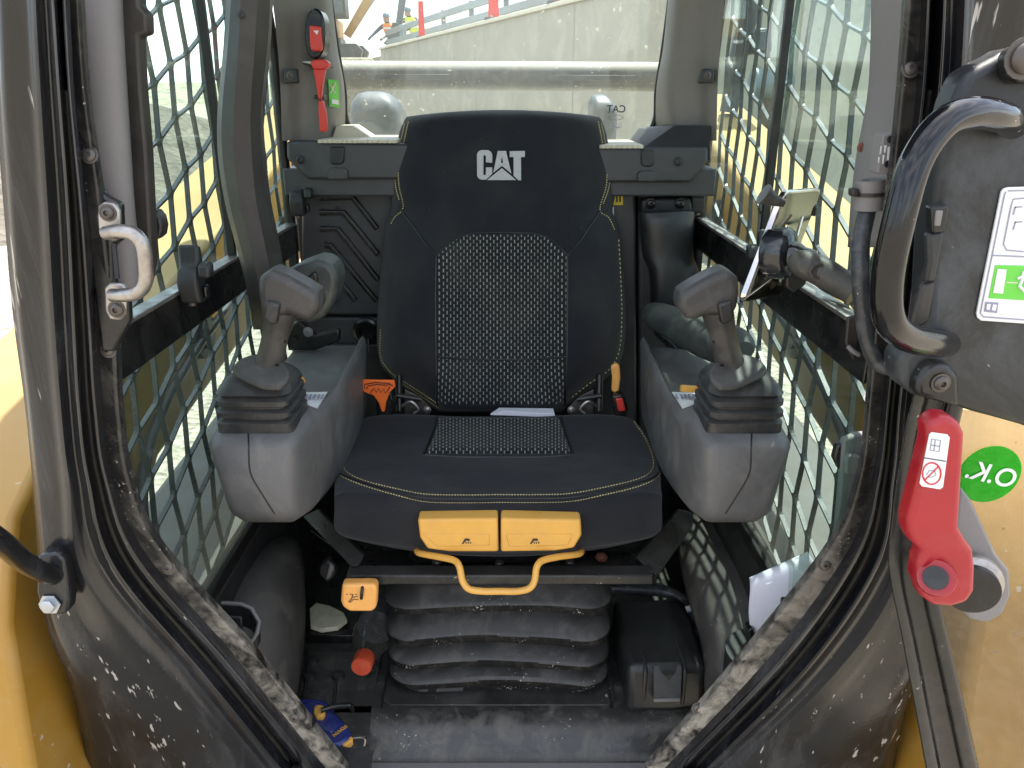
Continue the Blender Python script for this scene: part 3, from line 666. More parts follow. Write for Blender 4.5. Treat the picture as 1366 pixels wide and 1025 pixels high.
def side_window(sx, label):
    X = XL if sx < 0 else XR; Yr = 1.62 if sx < 0 else 1.70; s = sx
    t = thing('side_window', label, 'window', (X, 1.2, -.27), 'sliding side windows of the cab')
    zb = -.275
    box('lower_pane', (X-.0025, .845, -.695), (X+.0025, Yr, zb-.03), 'side_glass', t, 0)
    box('front_pane', (X-.0025+s*.010, .80, zb+.022), (X+.0025+s*.010, 1.31, .62), 'side_glass_upper', t, 0)
    box('rear_pane', (X-.0025, 1.27, zb+.022), (X+.0025, Yr, .62), 'side_glass_upper', t, 0)
    box('pane_edge_seal', (X-.006, 1.262, zb+.02), (X+.006, 1.272, .62), 'glass_seal', t, .001)
    box('crossbar', (X-.009, .83, zb-.034), (X+.009, Yr+.02, zb+.024), 'black_band', t, .002)
    box('slide_track', (X-.011-s*.002, .84, zb+.0245), (X+.011-s*.002, Yr, zb+.030), 'steel', t, .001)
    box('bottom_seal', (X-.012, .90, -.715), (X+.012, Yr, -.694), 'glass_seal', t, .003)
    # rear edge with rounded top corner
    pts = [(X, Yr, -.70), (X, Yr, .0), (X, Yr-.003, .10), (X, Yr-.03, .18), (X, Yr-.10, .24), (X, Yr-.3, .27), (X, .9, .30)]
    tube_w('edge_seal', pts, .011, 'glass_seal', t, n=8)
    # catches
    for yy, zz in ((1.03, -.235), (1.60 if s < 0 else 1.64, -.20)):
        if s > 0 and yy < 1.2: yy = 1.16
        f = -s
        c = V(X+f*.012, yy, zz)
        k_ = .62; V_ = lambda a, b, cc: V(a, b*k_, cc*k_)
        lt = prism_w('catch', [c+V_(0, -.022, -.045), c+V_(0, .02, -.045), c+V_(0, .028, .0), c+V_(0, .024, .075), c+V_(0, .004, .08), c+V_(0, -.002, .035), c+V_(0, -.016, .03), c+V_(0, -.03, .005)], (f*.028, 0, 0), 'dark_plastic', t, .006, 3)
        prism_w('catch_tab', [c+V_(f*.03, -.028, .012), c+V_(f*.03, .006, .012), c+V_(f*.03, .010, .04), c+V_(f*.03, -.002, .046), c+V_(f*.03, -.024, .040)], (f*.016, 0, 0), 'dark_plastic', lt, .004)
        prism_w('catch_button', [c+V_(f*.03, -.012, -.035), c+V_(f*.03, .012, -.035), c+V_(f*.03, .012, -.008), c+V_(f*.03, -.012, -.008)], (f*.006, 0, 0), 'black_band', lt, .003)
        tube_w('catch_screw', [c+V_(f*.012, -.005, -.052), c+V_(f*.012, -.005, -.043)], .006, 'bolt_steel', lt, smoothpath=False)
side_window(-1, 'left sliding window with black crossbar, beside the left armrest')
side_window(1, 'right sliding window with black crossbar, behind the phone')

def slab(name, lo, hi, mat, kind='structure'):
    o = box(name, lo, hi, mat, None, .004); tag(o, kind=kind); return o
slab('floor', (XL-.02, 1.11, FLOOR-.05), (XR+.02, 1.80, FLOOR), 'floor_mat')
slab('wall_left_lower', (XL-.02, .95, FLOOR), (XL+.012, 1.78, -.716), 'dark_plastic')
slab('wall_right_lower', (XR-.012, .95, FLOOR), (XR+.02, 1.78, -.716), 'dark_plastic')
slab('ceiling', (XL-.05, .70, .62), (XR+.05, 1.95, .68), 'dark_plastic')
slab('wall_left_header', (XL-.02, .78, .43), (XL+.02, 1.80, .62), 'dark_plastic')
slab('wall_right_header', (XR-.02, .78, .43), (XR+.02, 1.80, .62), 'dark_plastic')
# rear wall
RW = 1.72
rear = slab('wall_rear', (XL-.02, RW+.02, FLOOR), (XR+.02, RW+.05, -.12), 'dark_plastic')
slab('wall_rear_header', (XL-.02, 1.74, .40), (XR+.02, 1.80, .62), 'dark_plastic')
slab('shelf_rear', (XL, 1.60, -.19), (XR, 1.80, -.135), 'wall_plastic')
rw = thing('rear_window', 'dusty rear window of the cab above the seat', 'window', (XC, 1.81, 0))
box('pane', (XL, 1.80, -.16), (XR, 1.805, .55), 'rear_glass', rw, 0)
for q in (0, 1):
    f = ident if q == 0 else mirx
    tube_w('window_seal', [P(438, -20, 1.79), P(449, 60, 1.79), P(459, 120, 1.79), P(462, 160, 1.79), P(478, 186, 1.79), P(500, 194, 1.79)], .0055, 'glass_seal', rw, n=8, mir=(None if q == 0 else mirx))
c = P(822, 146, 1.797)
text_mesh('glass_stamp', 'CAT', .021, 'ink', frame_mat(c, (0, -1, .0)), rw, .0002, True)
text_mesh('glass_stamp', 'A5 43R 00\nTEMPERED', .006, 'grey_ink', frame_mat(c+V(0, 0, -.035), (0, -1, 0)), rw, .0002, True)
lo = tube_w('glass_stamp', [c+V(.016*math.cos(a*.3927), 0, -.017+.005*math.sin(a*.3927)) for a in range(17)], .0005, 'ink', rw, n=4)

# rear pillars (trim), each with its rounded face
for side in (0, 1):
    m = None if side == 0 else mirx
    pl = thing('pillar_trim', ('grey-brown moulded trim on the left rear pillar, behind the red hammer' if side == 0 else 'grey moulded trim on the right rear pillar, beside the right window'), 'pillar trim', (XL if side == 0 else XR, 1.7, 0), 'rear pillar trims')
    pil = patch('trim_face', [[(360, -30, 1.585), (372, -30, 1.60), (395, -30, 1.62), (425, -30, 1.64), (436, -30, 1.70), (440, -30, 1.79)],
                       [(370, 60, 1.585), (380, 60, 1.60), (398, 60, 1.625), (432, 60, 1.65), (444, 60, 1.70), (450, 60, 1.79)],
                       [(374, 120, 1.585), (384, 120, 1.60), (400, 120, 1.63), (440, 120, 1.65), (455, 120, 1.72), (460, 120, 1.79)],
                       [(376, 188, 1.58), (386, 188, 1.60), (402, 188, 1.63), (432, 188, 1.64), (448, 188, 1.72), (462, 188, 1.79)]], 20, 18, 'pillar_plastic', pl, mir=m)
    if side == 0: PIL = bvhm(pil)
    e = P(388, 101, 1.585); e = m(e) if m else e
    prism_w('clip_plate', [e+V(-.015, -.006, -.014), e+V(.013, -.006, -.014), e+V(.013, -.006, .012), e+V(-.010, -.006, .012)], (0, .02, 0), 'dark_plastic', pl, .003)
    bolt(e+V(0, -.006, 0), (0, -1, 0), .0055, pl, 'bolt_steel', name='screw')
    # shelf end blocks
    sh = thing('shelf_trim', ('dark moulded shelf trim left of the seat back under the red hammer' if side == 0 else 'dark moulded shelf trim right of the seat back with faceted upright'), 'shelf trim', (XL if side == 0 else XR, 1.6, -.15), 'rear shelf trims')
    if side == 0:
        prism('trim_body', [(382, 188), (560, 192), (560, 240), (410, 240), (382, 212)], 1.585, .06, 'wall_plastic', sh, .006)
        prism('trim_recess', [(440, 196), (459, 196), (459, 216), (455, 220), (443, 220), (440, 216)], 1.581, .01, 'dark_plastic', sh, .003)
        prism('trim_pad', [(437, 240), (437, 228), (442, 224), (460, 224), (464, 228), (464, 240)], 1.579, .01, 'wall_plastic', sh, .003)
        bolt(P(400, 213, 1.584), (0, -1, 0), .0075, sh, 'dark_plastic', name='screw')
    else:
        prism('trim_body', [(790, 196), (945, 196), (945, 216), (922, 244), (790, 244)], 1.585, .06, 'wall_plastic', sh, .006)
        prism('trim_upright', [(838, 199, 1.75), (858, 172, 1.75), (900, 168, 1.60), (948, 168, 1.59), (948, 215, 1.59), (870, 205, 1.587), (853, 200, 1.587)], 1.6, .06, 'wall_plastic', sh, .004)
        prism('trim_recess', [(855, 200), (873, 200), (873, 219), (869, 223), (859, 223), (855, 219)], 1.581, .01, 'dark_plastic', sh, .003)
        prism('trim_pad', [(850, 243), (850, 232), (855, 228), (872, 228), (876, 232), (876, 243)], 1.579, .01, 'wall_plastic', sh, .003)
        bolt(P(905, 216, 1.584), (0, -1, 0), .0075, sh, 'dark_plastic', name='screw')
# scalloped ledge under the rear window; its cream stands for sunlight
for x0, x1, yy, Yd, lb in ((424, 530, 191, 1.58, 'scalloped ledge under the rear window with sunlight painted in cream, left of the seat'), (800, 858, 198, 1.58, 'scalloped ledge under the rear window with sunlight painted in cream, right of the seat')):
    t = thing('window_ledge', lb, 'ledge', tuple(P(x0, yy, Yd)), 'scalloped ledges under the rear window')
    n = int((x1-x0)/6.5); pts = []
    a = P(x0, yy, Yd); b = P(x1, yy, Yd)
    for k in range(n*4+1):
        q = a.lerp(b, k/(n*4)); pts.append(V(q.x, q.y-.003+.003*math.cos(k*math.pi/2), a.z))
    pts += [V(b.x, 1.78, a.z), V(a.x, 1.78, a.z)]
    prism_w('ledge_plate', pts, (0, 0, .006), 'cream_or_sunlit', t, 0)
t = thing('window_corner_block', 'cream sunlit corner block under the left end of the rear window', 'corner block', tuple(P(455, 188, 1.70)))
prism('block_body', [(440, 192), (448, 168), (470, 168), (500, 188), (520, 192)], 1.68, .08, 'cream_or_sunlit', t, .004)

# rear lower panels
t = thing('chevron_panel', 'black rear panel with raised chevron ribs, left of the seat back', 'panel', tuple(P(460, 330, 1.65)))
prism('panel_sheet', [(402, 250), (408, 242), (525, 244), (560, 244), (560, 422), (402, 420)], 1.655, .04, 'wall_plastic', t, .006)
def strip(pts, Y, w, h, name, mat, par_, bev=.002):
    w3 = [P(x, y, Y) for x, y in pts]; up = []; dn = []
    for i, p in enumerate(w3):
        a = w3[max(i-1, 0)]; b = w3[min(i+1, len(w3)-1)]; d = (b-a); n = V(-d.z, 0, d.x).normalized(); up.append(p+n*w/2); dn.append(p-n*w/2)
    return prism_w(name, up+dn[::-1], (0, h, 0), mat, par_, bev)
for pts in ([(426, 264), (470, 264), (503, 306)], [(426, 284), (458, 284), (504, 340)], [(426, 306), (450, 306), (504, 374)], [(433, 328), (440, 328), (502, 402)], [(452, 376), (474, 402)], [(440, 396), (448, 404)]):
    strip(pts, 1.647, .012, .012, 'chevron_rib', 'black_band', t)
    q = [(x, y-1.2) for x, y in pts]; strip(q, 1.6455, .0045, .004, 'chevron_rib', 'pad_vinyl', t, .0008)
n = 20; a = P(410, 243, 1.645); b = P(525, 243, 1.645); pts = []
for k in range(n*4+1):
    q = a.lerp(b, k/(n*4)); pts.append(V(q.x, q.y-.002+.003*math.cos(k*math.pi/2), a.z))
prism_w('panel_lip', pts+[V(b.x, 1.70, a.z), V(a.x, 1.70, a.z)], (0, 0, .003), 'cream_or_sunlit', t, 0)  # cream lip paints the sunlit spots along the panel top
bolt(P(451, 279, 1.654), (0, -1, 0), .005, t, 'dark_plastic', name='screw')
t = thing('socket_panel', 'dark lower rear panel with round socket behind the left console', 'panel', tuple(P(450, 480, 1.62)))
prism('panel_sheet', [(402, 424), (520, 424), (560, 424), (560, 620), (402, 620)], 1.66, .05, 'wall_plastic', t, .005)
prism('panel_lower_sheet', [(440, 460), (560, 460), (560, 600), (440, 600)], 1.645, .02, 'dark_plastic', t, .004)
so = lathe('power_socket', [(.030, 0), (.030, .008), (.024, .010), (.022, .014), (.015, .014), (.013, .004), (.0005, .004)], 24, 'black_band', P(489, 441, 1.655), (0, -1, 0), t)
tube('socket_tether', [(491, 452, 1.64), (492, 466, 1.63), (498, 476, 1.63), (512, 480, 1.63)], .0016, 'black_band', so, n=6)
t = thing('armrest_bracket', 'black steel armrest bracket behind the left joystick', 'bracket', tuple(P(420, 450, 1.4)))
prism('bracket_plate', [(380, 440), (398, 428), (420, 448), (452, 440), (452, 456), (420, 468), (384, 468)], 1.38, .02, 'black_band', t, .003)
bolt(P(411, 443, 1.379), (0, -1, 0), .007, t, 'grey_trim')
t = thing('back_panel', 'dark grey rear panel with yellow warning label, right of the seat back', 'panel', tuple(P(835, 350, 1.65)))
q = prism('panel_sheet', [(790, 247), (848, 247), (850, 600), (790, 600)], 1.65, .04, 'wall_plastic', t, .006)
prism('side_sheet', [(852, 247), (926, 247), (926, 600), (852, 600)], 1.655, .04, 'wall_plastic', t, .006)
prism('warning_label', [(812, 251), (831, 251), (831, 274), (812, 274)], 1.648, .001, 'yellow_label', t, .0003)
for x, w_ in ((822, 2), (826, 2.2)): prism('label_print', [(x, 255), (x+w_, 255), (x+w_, 270), (x, 270)], 1.647, .0008, 'ink', t, 0)
prism('label_print', [(813, 261), (819, 259), (819, 264)], 1.647, .0008, 'ink', t, 0)
prism('white_label', [(808, 276), (819, 276), (819, 290), (808, 290)], 1.648, .001, 'white_label', t, .0003)
t = thing('air_duct', 'black moulded duct cover under a two-screw bracket, right of the seat', 'duct cover', tuple(P(888, 330, 1.6)))
prism('duct_bracket', [(856, 266), (922, 264), (925, 284), (855, 286)], 1.62, .04, 'dark_plastic', t, .006)
bolt(P(868, 272, 1.619), (0, -1, 0), .0085, t, 'black_band', name='screw'); bolt(P(907, 272, 1.619), (0, -1, 0), .0085, t, 'black_band', name='screw')
patch('duct_body', [[(852, 284, 1.62), (857, 283, 1.575), (890, 282, 1.565), (922, 282, 1.575), (927, 284, 1.62)], [(853, 300, 1.63), (858, 300, 1.57), (890, 300, 1.555), (920, 300, 1.57), (925, 300, 1.62)],
                    [(857, 340, 1.63), (862, 340, 1.57), (892, 340, 1.555), (920, 340, 1.57), (925, 340, 1.62)], [(866, 365, 1.63), (872, 365, 1.56), (900, 365, 1.55), (926, 365, 1.56), (933, 365, 1.62)], [(868, 420, 1.63), (874, 420, 1.56), (905, 420, 1.55), (932, 420, 1.56), (940, 420, 1.62)]], 16, 20, 'dark_plastic', t, close=True)

# emergency items on left pillar
def on(t_, x, y, fb=1.6): return cast(t_, x, y, fb)
t = thing('emergency_switch', 'red latch in a black oval housing, high on the left rear pillar', 'latch', tuple(P(420, 45, 1.62)))
oval = [(420+13.5*math.cos(R(a)), 45+(34 if abs(math.sin(R(a))) > .99 else 34)*math.copysign(abs(math.sin(R(a)))**.75, math.sin(R(a)))) for a in range(0, 360, 15)]
prism('housing', oval, 1.592, .05, 'black_band', t, .004)
prism('recess', [(411, 24), (428, 24), (428, 36), (411, 36)], 1.590, .002, 'ink', t, 0)
h = prism('red_latch', [(412, 34), (427, 35), (429, 66), (426, 69), (415, 68), (413, 60)], 1.578, .016, 'red_bright', t, .003)
prism('arrow_mark', [(418, 41), (425, 41), (423, 47)], 1.5772, .001, 'white_label', h, 0)
t = thing('emergency_hammer', 'red emergency hammer hanging on the left rear pillar', 'hammer', tuple(P(427, 130, 1.6)))
prism('hammer_head', [(413, 84), (417, 80), (432, 79), (438, 83), (439, 88), (434, 93), (418, 93)], 1.585, .022, 'red_bright', t, .005, 3)
tube('tip', [(415, 84, 1.594), (404, 83, 1.594)], [.004, .001], 'steel', t, smoothpath=False)
prism('shank', [(417, 92), (434, 92), (430, 112), (428, 133), (424, 133), (421, 112)], 1.588, .015, 'red_bright', t, .003)
prism('grip', [(424, 134), (430, 134), (434, 150), (436, 172), (433, 177), (426, 176), (424, 150)], 1.585, .018, 'red_bright', t, .005, 3)
t = thing('hammer_clip', 'small grey clip holding the red hammer at its waist', 'clip', tuple(P(424, 131, 1.6)))
prism('clip_body', [(419, 127), (432, 127), (432, 133), (419, 132)], 1.600, .03, 'dark_plastic', t, .002)
prism('clip_body', [(404, 82), (441, 88), (441, 91), (404, 86)], 1.606, .03, 'dark_plastic', t, .001)
t = thing('escape_label', 'green escape label beside the red hammer', 'label', tuple(P(443, 125, 1.6)))
lab = decal('label_sheet', PIL, [(434, 106), (447, 107), (450, 144), (436, 142)], 'green_label', t, .007, .0008, 1.6)
decal('label_print', PIL, [(438, 132), (447, 133), (447.5, 139), (438.5, 138)], 'white_label', t, .0085, .0004, 1.6)
for q in ([(436, 113), (438, 113), (444, 124), (442, 124)], [(443, 110), (445, 111), (438, 125), (436.5, 124)]): decal('label_print', PIL, q, 'cream_or_sunlit', t, .0085, .0004, 1.6)

# curved column on the left
t = thing('curved_column', 'dark brown curved roof-duct column in front of the left window', 'column', tuple(P(345, 300, 1.1)))
rows = []
for y, xs in ((-30, (303, 310, 322, 345, 362, 366)), (60, (298, 304, 318, 340, 357, 361)), (150, (290, 296, 312, 334, 348, 352)), (210, (291, 297, 312, 336, 350, 355)), (270, (300, 306, 320, 342, 356, 362)), (330, (315, 321, 334, 354, 369, 374)), (380, (328, 334, 345, 364, 376, 381)), (440, (338, 342, 352, 368, 380, 386))):
    rows.append([(xs[0], y, 1.13), (xs[1], y, 1.09), (xs[2], y, 1.075), (xs[3], y, 1.085), (xs[4], y, 1.12), (xs[5], y, 1.18)])
sharp(patch('column_shell', rows, 5, 40, 'brown_trim', t, close=True), 14)
bolt(P(322, 20, 1.073), (0, -1, 0), .004, t, 'dark_plastic', name='screw')

# ================================================================== SEAT
seat = thing('operator_seat', 'black fabric operator seat with yellow stitching and patterned centre', 'seat', (XC, 1.3, -.74))
fr = [0, .035, .11, .22, .36, .5, .64, .78, .89, .965, 1]
def brow(y, xl, xr, Y, bol, cen, wrap=.085, dy=0):
    z = [wrap, .030, .004-bol*.6, -bol, cen*.5, cen, cen*.5, -bol, .004-bol*.6, .030, wrap]
    return [(xl+(xr-xl)*f, y+dy*(abs(f-.5)*2)**2, Y+z[i]) for i, f in enumerate(fr)]
BR = [brow(150, 552, 790, 1.66, 0, 0, .03, 6), brow(147, 543, 799, 1.615, 0, 0, .05, 9), brow(156, 538, 804, 1.582, 0, -.006, .07, 8), brow(180, 532, 809, 1.570, 0, -.006),
      brow(210, 526, 815, 1.560, .0, -.004), brow(240, 521, 819, 1.548, .0, 0), brow(262, 521, 820, 1.540, .002, .0), brow(282, 521, 817, 1.532, .010, .004), brow(300, 514, 824, 1.525, .022, .006),
      brow(330, 511, 829, 1.514, .030, .010), brow(380, 506, 833, 1.497, .036, .012), brow(430, 503, 835, 1.48, .036, .010), brow(465, 503.5, 833, 1.467, .034, .006), brow(490, 510, 824, 1.457, .028, .004),
      brow(512, 532, 800, 1.447, .018, .002), brow(530, 556, 772, 1.440, .010, .0), brow(545, 578, 754, 1.435, .004, 0, .06), brow(550, 584, 750, 1.47, 0, 0, .03)]
bk = patch('backrest', BR, 60, 80, 'seat_fabric', seat, close=True)
BT = bvhm(bk)
def insert_patch(name, T, rows, nu, nv, parent, lift, us, vs_):
    vs = []; fs = []; uvs = []
    ks = [Vector((r[0], r[1], r[2])) for r in rows]; rr = lin(ks, nv)
    for i, r in enumerate(rr):
        for j in range(nu+1):
            x = r.x+(r.y-r.x)*j/nu; a, nn = cast(T, x, r.z, 1.45)
            e = min(j, nu-j, i, nv-i); l = lift*(min(1, e/2.0)) - (.001 if e == 0 else 0)
            vs.append(a+nn*l); uvs.append(((x-rows[-1][0])/us, r.z/vs_))
    for i in range(nv):
        for j in range(nu): fs.append((i*(nu+1)+j, i*(nu+1)+j+1, (i+1)*(nu+1)+j+1, (i+1)*(nu+1)+j))
    o = mesh_obj(name, vs, fs, 'insert_fabric'); uvl = o.data.uv_layers.new(name='weave')
    for lp in o.data.loops: uvl.data[lp.index].uv = uvs[lp.vertex_index]
    return par(o, parent)
insert_patch('centre_panel', BT, [(626, 716, 312.5), (610, 732, 317), (594, 746, 329), (582, 757, 341), (581, 757, 400), (582, 756, 480), (583, 753, 541)], 44, 60, seat, .005, 4.6, 8.6)
for path in ([(534, 279), (550, 300), (566, 322), (581, 341)], [(801, 281), (788, 300), (773, 322), (758, 341)], [(582, 342), (581, 400), (582, 480), (583, 541)], [(757, 342), (757, 400), (756, 480), (753, 541)],
             [(582, 341), (596, 327), (614, 316), (640, 311.5), (700, 311.5), (728, 316), (744, 327), (757, 341)], [(583, 476), (620, 479), (670, 480), (720, 479), (756, 476)]):
    seam('seam', BT, path, 40, 'glass_seal', seat, .0022, .0002 if len(path) != 5 else .0045)
for i, path in enumerate(([(545, 163), (538, 195), (532, 225), (533, 250), (538, 277), (527, 290), (521, 300)], [(798, 163), (804, 195), (809, 225), (808, 250), (800, 280), (812, 291), (820, 308)], [(540, 165), (533, 198), (527.5, 225), (528, 248), (533, 268)], [(802, 165), (809, 200), (813, 228), (812, 250), (804, 273)],
             [(825, 320), (828, 380), (829, 430), (825, 470), (811, 494), (787, 511), (760, 532)], [(508, 440), (508, 475), (522, 497), (550, 516), (583, 538)], [(511, 484), (530, 506), (556, 524), (586, 545)])):
    stitches('stitching', BT, path, 46 if i < 2 else 40, 'stitch_thread', seat, .00052)
# logo: raised letters
LX, LY, LS = 636.0, 200.6, 100/1366
def lpt(x, y): return (620+x*LS, 190+y*LS)
def arc(cx, cy, rx, ry, a0, a1, n=6): return [(cx+rx*math.cos(R(a0+(a1-a0)*k/n)), cy+ry*math.sin(R(a0+(a1-a0)*k/n))) for k in range(n+1)]
Cc = arc(320, 245, 95, 95, 180, 270)+arc(405, 250, 98, 100, 270, 360)+[(503, 380), (388, 372), (388, 270)]+arc(365, 262, 22, 20, 0, -180, 4)+[(342, 580)]+arc(365, 585, 22, 22, 180, 0, 4)+[(388, 465), (503, 465), (503, 580), (388, 688), (310, 688)]+arc(320, 600, 92, 88, 100, 180, 4)
Al = [(602, 165), (678, 165), (678, 260), (658, 382), (678, 382), (678, 437), (520, 560)]
Ar = [(678, 165), (752, 165), (850, 575), (678, 437), (678, 382), (698, 382), (678, 260)]
Tt = [(816, 170), (1093, 165), (1093, 272), (1022, 275), (1025, 697), (978, 697), (888, 615), (888, 275), (818, 275)]
Tr = [(678, 478), (935, 695), (405, 695)]
lg = None
for nm, poly in (('logo_letter', Cc), ('logo_letter', Al), ('logo_letter', Ar), ('logo_letter', Tt), ('logo_triangle', Tr)):
    decal(nm, BT, [lpt(*p) for p in poly], 'logo_thread', seat, .0022, .0035)

# cushion
def crow(ye, yc, xl, xr, Y, bol=0, wrap=(.0, .0)):
    out = []
    for i, f in enumerate(fr):
        k = abs(f-.5)*2; y = yc+(ye-yc)*(k**2.2)
        w = wrap[0] if i in (0, 10) else (wrap[1] if i in (1, 9) else 0)
        hump = -bol*math.exp(-((k-.68)/.2)**2)
        out.append((xl+(xr-xl)*f, y+w+hump, Y))
    return out
CR = [crow(600, 590, 495, 835, 1.47), crow(564, 563, 480, 848, 1.42, 3, (10, 2)), crow(557, 556, 474, 853, 1.385, 4, (12, 2)), crow(568, 569, 466, 862, 1.345, 5, (14, 2)), crow(590, 590, 456, 873, 1.28, 5, (14, 2)), crow(606, 607, 451, 878, 1.225, 3, (14, 2)), crow(620, 622, 447, 881, 1.17, 1, (14, 2)),
      crow(640, 650, 446, 882, 1.09, 0, (12, 2)), crow(650, 660, 446, 883, 1.062, 0, (9, 2)), crow(658, 669, 446, 883, 1.045, 0, (6, 2)), crow(680, 688, 446, 883, 1.035, 0, (3, 1)), crow(703, 713, 446, 883, 1.035, 0), crow(712, 731, 452, 877, 1.040), crow(718, 738, 464, 866, 1.050), crow(724, 742, 490, 842, 1.075), crow(722, 730, 490, 840, 1.25)]
cu = patch('seat_cushion', CR, 64, 84, 'seat_fabric', seat, close=True)
CT = bvhm(cu)
insert_patch('centre_panel', CT, [(584, 746, 557), (581, 752, 572), (575, 757, 590), (566, 764, 606)], 44, 24, seat, .006, 4.55, 4.2)
for path in ([(583, 557), (579, 575), (566, 606)], [(748, 557), (753, 575), (764, 606)], [(566, 607), (620, 610), (665, 610), (720, 610), (764, 607)]): seam('seam', CT, path, 30, 'glass_seal', seat, .0025, 0)
for path, n in (([(482, 560), (472, 580), (463, 600), (458, 618), (464, 631), (490, 643), (540, 655), (570, 660), (620, 661), (665, 660.5), (720, 660.5), (760, 659), (800, 652), (850, 640), (868, 629), (871, 614), (861, 586), (842, 558)], 150),
                ([(449, 606), (449, 622), (456, 636), (490, 650), (540, 664), (572, 670), (620, 671), (665, 670.5), (720, 670.5), (762, 669), (800, 662), (850, 650), (878, 636), (881, 615)], 130)):
    stitches('stitching', CT, path, n, 'stitch_thread', seat, .00052)
seam('seam', CT, [(450, 612), (450, 628), (458, 634), (490, 646.5), (540, 659.5), (571, 665), (620, 666), (665, 665.5), (720, 665.5), (761, 664), (800, 657), (850, 645), (877, 634), (880, 612)], 90, 'glass_seal', seat, .0016, 0)
# notch with the two yellow paddles
for q, pl in enumerate(([(557, 693), (664, 692), (665, 737), (600, 737), (570, 733), (560, 718)], [(668, 692), (775, 694), (776, 715), (766, 732), (740, 736), (668, 737)])):
    p = prism('adjust_paddle', pl, 1.012, .05, 'yellow_plastic', seat, .004, 3)
    cxm = 610 if q == 0 else 722
    pc = [(pl[0][0]+6, 713), (cxm+43 if q == 0 else 764, 713), (cxm+43 if q == 0 else 758, 728), (cxm-26 if q == 0 else cxm-43, 730)] 
    prism('paddle_step', pc, 1.0105, .004, 'yellow_plastic', p, .0015)
    ix = 616 if q == 0 else 707
    prism('paddle_icon', [(ix, 726), (ix+4, 719), (ix+10, 719), (ix+11, 722), (ix+5.5, 721.5), (ix+2, 726)], 1.0095, .0006, 'ink', p, 0)
    for d in (5, 8, 11): prism('paddle_icon', [(ix+d, 723.5), (ix+d+1.4, 723.5), (ix+d+1.4, 725.5), (ix+d, 725.5)], 1.0095, .0006, 'ink', p, 0)
tube('slide_bar', [(556, 733, 1.06), (560, 738, 1.03), (585, 743, 1.01), (606, 748, .995), (613, 757, .985), (617, 775, .975), (626, 786, .97), (645, 789, .97), (665, 789, .97), (690, 789, .97), (706, 785, .97), (713, 775, .975), (716, 757, .985), (724, 748, .995), (745, 743, 1.01), (772, 739, 1.03), (776, 733, 1.06)], .0052, 'yellow_plastic', seat, n=14, steps=120)
# seat pan and struts
prism_w('seat_plate', [P(468, 752, 1.09), P(480, 775, 1.045), P(872, 775, 1.045), P(886, 745, 1.11), P(860, 735, 1.2), P(490, 735, 1.2)], (0, .0, -.006), 'floor_mat', seat, .001)
prism_w('front_rail', [P(462, 768, 1.035), P(872, 768, 1.035), P(872, 781, 1.035), P(458, 781, 1.035)], (0, .03, 0), 'black_metal', seat, .003)
prism_w('seat_strut', [P(404, 690, 1.2), P(425, 680, 1.2), P(486, 742, 1.07), P(478, 756, 1.05), P(468, 756, 1.05)], (.0, .012, -.004), 'black_metal', seat, .002)
prism_w('seat_strut', [P(925, 685, 1.2), P(905, 680, 1.2), P(848, 744, 1.08), P(872, 768, 1.05), P(880, 766, 1.05), P(924, 703, 1.2)], (.0, .012, -.004), 'black_metal', seat, .002)
for x, y in ((583, 752), (666, 753), (760, 752)): bolt(PZ(x, y, -.664) if False else P(x, y, 1.085)+V(0, 0, .003), (0, -.3, 1), .006, seat, 'bolt_steel')
bolt(P(802, 746, 1.09)+V(0, 0, .003), (0, -.3, 1), .007, seat, 'rusty_bolt', True)
# recliner hinges + behind-seat bits
for x0, s in ((540, 1), (792, -1)):
    prism('hinge_plate', [(x0, 520), (x0+s*20, 530), (x0+s*34, 545), (x0+s*32, 556), (x0, 556)], 1.425, .006, 'bolt_steel', seat, .001)
    tube('hinge_bar', [(x0-s*10, 528, 1.42), (x0+s*22, 533, 1.42)], .005, 'black_metal', seat, n=8, smoothpath=False)
    tube('hinge_bar', [(x0-s*8, 500, 1.44), (x0-s*7, 548, 1.42)], .007, 'black_metal', seat, n=8, smoothpath=False)
    tube('hinge_cable', [(x0-s*4, 542, 1.415), (x0+s*8, 536, 1.41), (x0+s*18, 546, 1.41), (x0+s*12, 552, 1.41)], .003, 'steel', seat, n=6)
    bolt(P(x0+s*30, 547, 1.424), (0, -1, 0), .006, seat, 'steel')
prism('recline_lever', [(815, 490), (822, 485), (827, 488), (828, 505), (826, 522), (820, 525), (816, 522), (817, 505)], 1.40, .012, 'orange_knob', seat, .004, 3)
# gas-flap, buckle, paper
t = thing('orange_pull_tab', 'orange pull tab with black sketch lines beside the seat cushion, next to the left console', 'pull tab', tuple(P(505, 530, 1.38)))
h = prism('tab_face', [(477, 507), (526, 508), (527, 517), (520, 524), (515, 537), (513, 550), (509, 550), (505, 538), (498, 528), (486, 524), (480, 516)], 1.375, .007, 'orange_flap', t, .002)
prism('tab_back', [(500, 522), (522, 524), (528, 540), (524, 556), (503, 556)], 1.384, .02, 'black_band', t, .004)
for pth in ([(486, 519), (487, 513), (500, 510.5), (515, 511.5), (522, 514)], [(489, 519), (491, 515), (503, 513), (517, 514.5)], [(494, 524), (499, 518), (502, 523.5), (505, 518), (508, 524), (512, 519), (514, 525), (518, 520), (520, 516)], [(518, 511), (524, 515)]):
    tube_w('drawn_line', [P(x, y, 1.3742) for x, y in pth], .0009, 'ink', h, n=5, smoothpath=False)
t = thing('seat_belt_buckle', 'black seat belt buckle with red release button, right of the cushion', 'buckle', tuple(P(826, 545, 1.38)))
prism('buckle_body', [(816, 528), (832, 527), (838, 545), (838, 556), (820, 556)], 1.385, .025, 'black_band', t, .004)
prism('release_button', [(821, 532), (831, 532), (835, 549), (825, 550)], 1.380, .008, 'red_bright', t, .003)
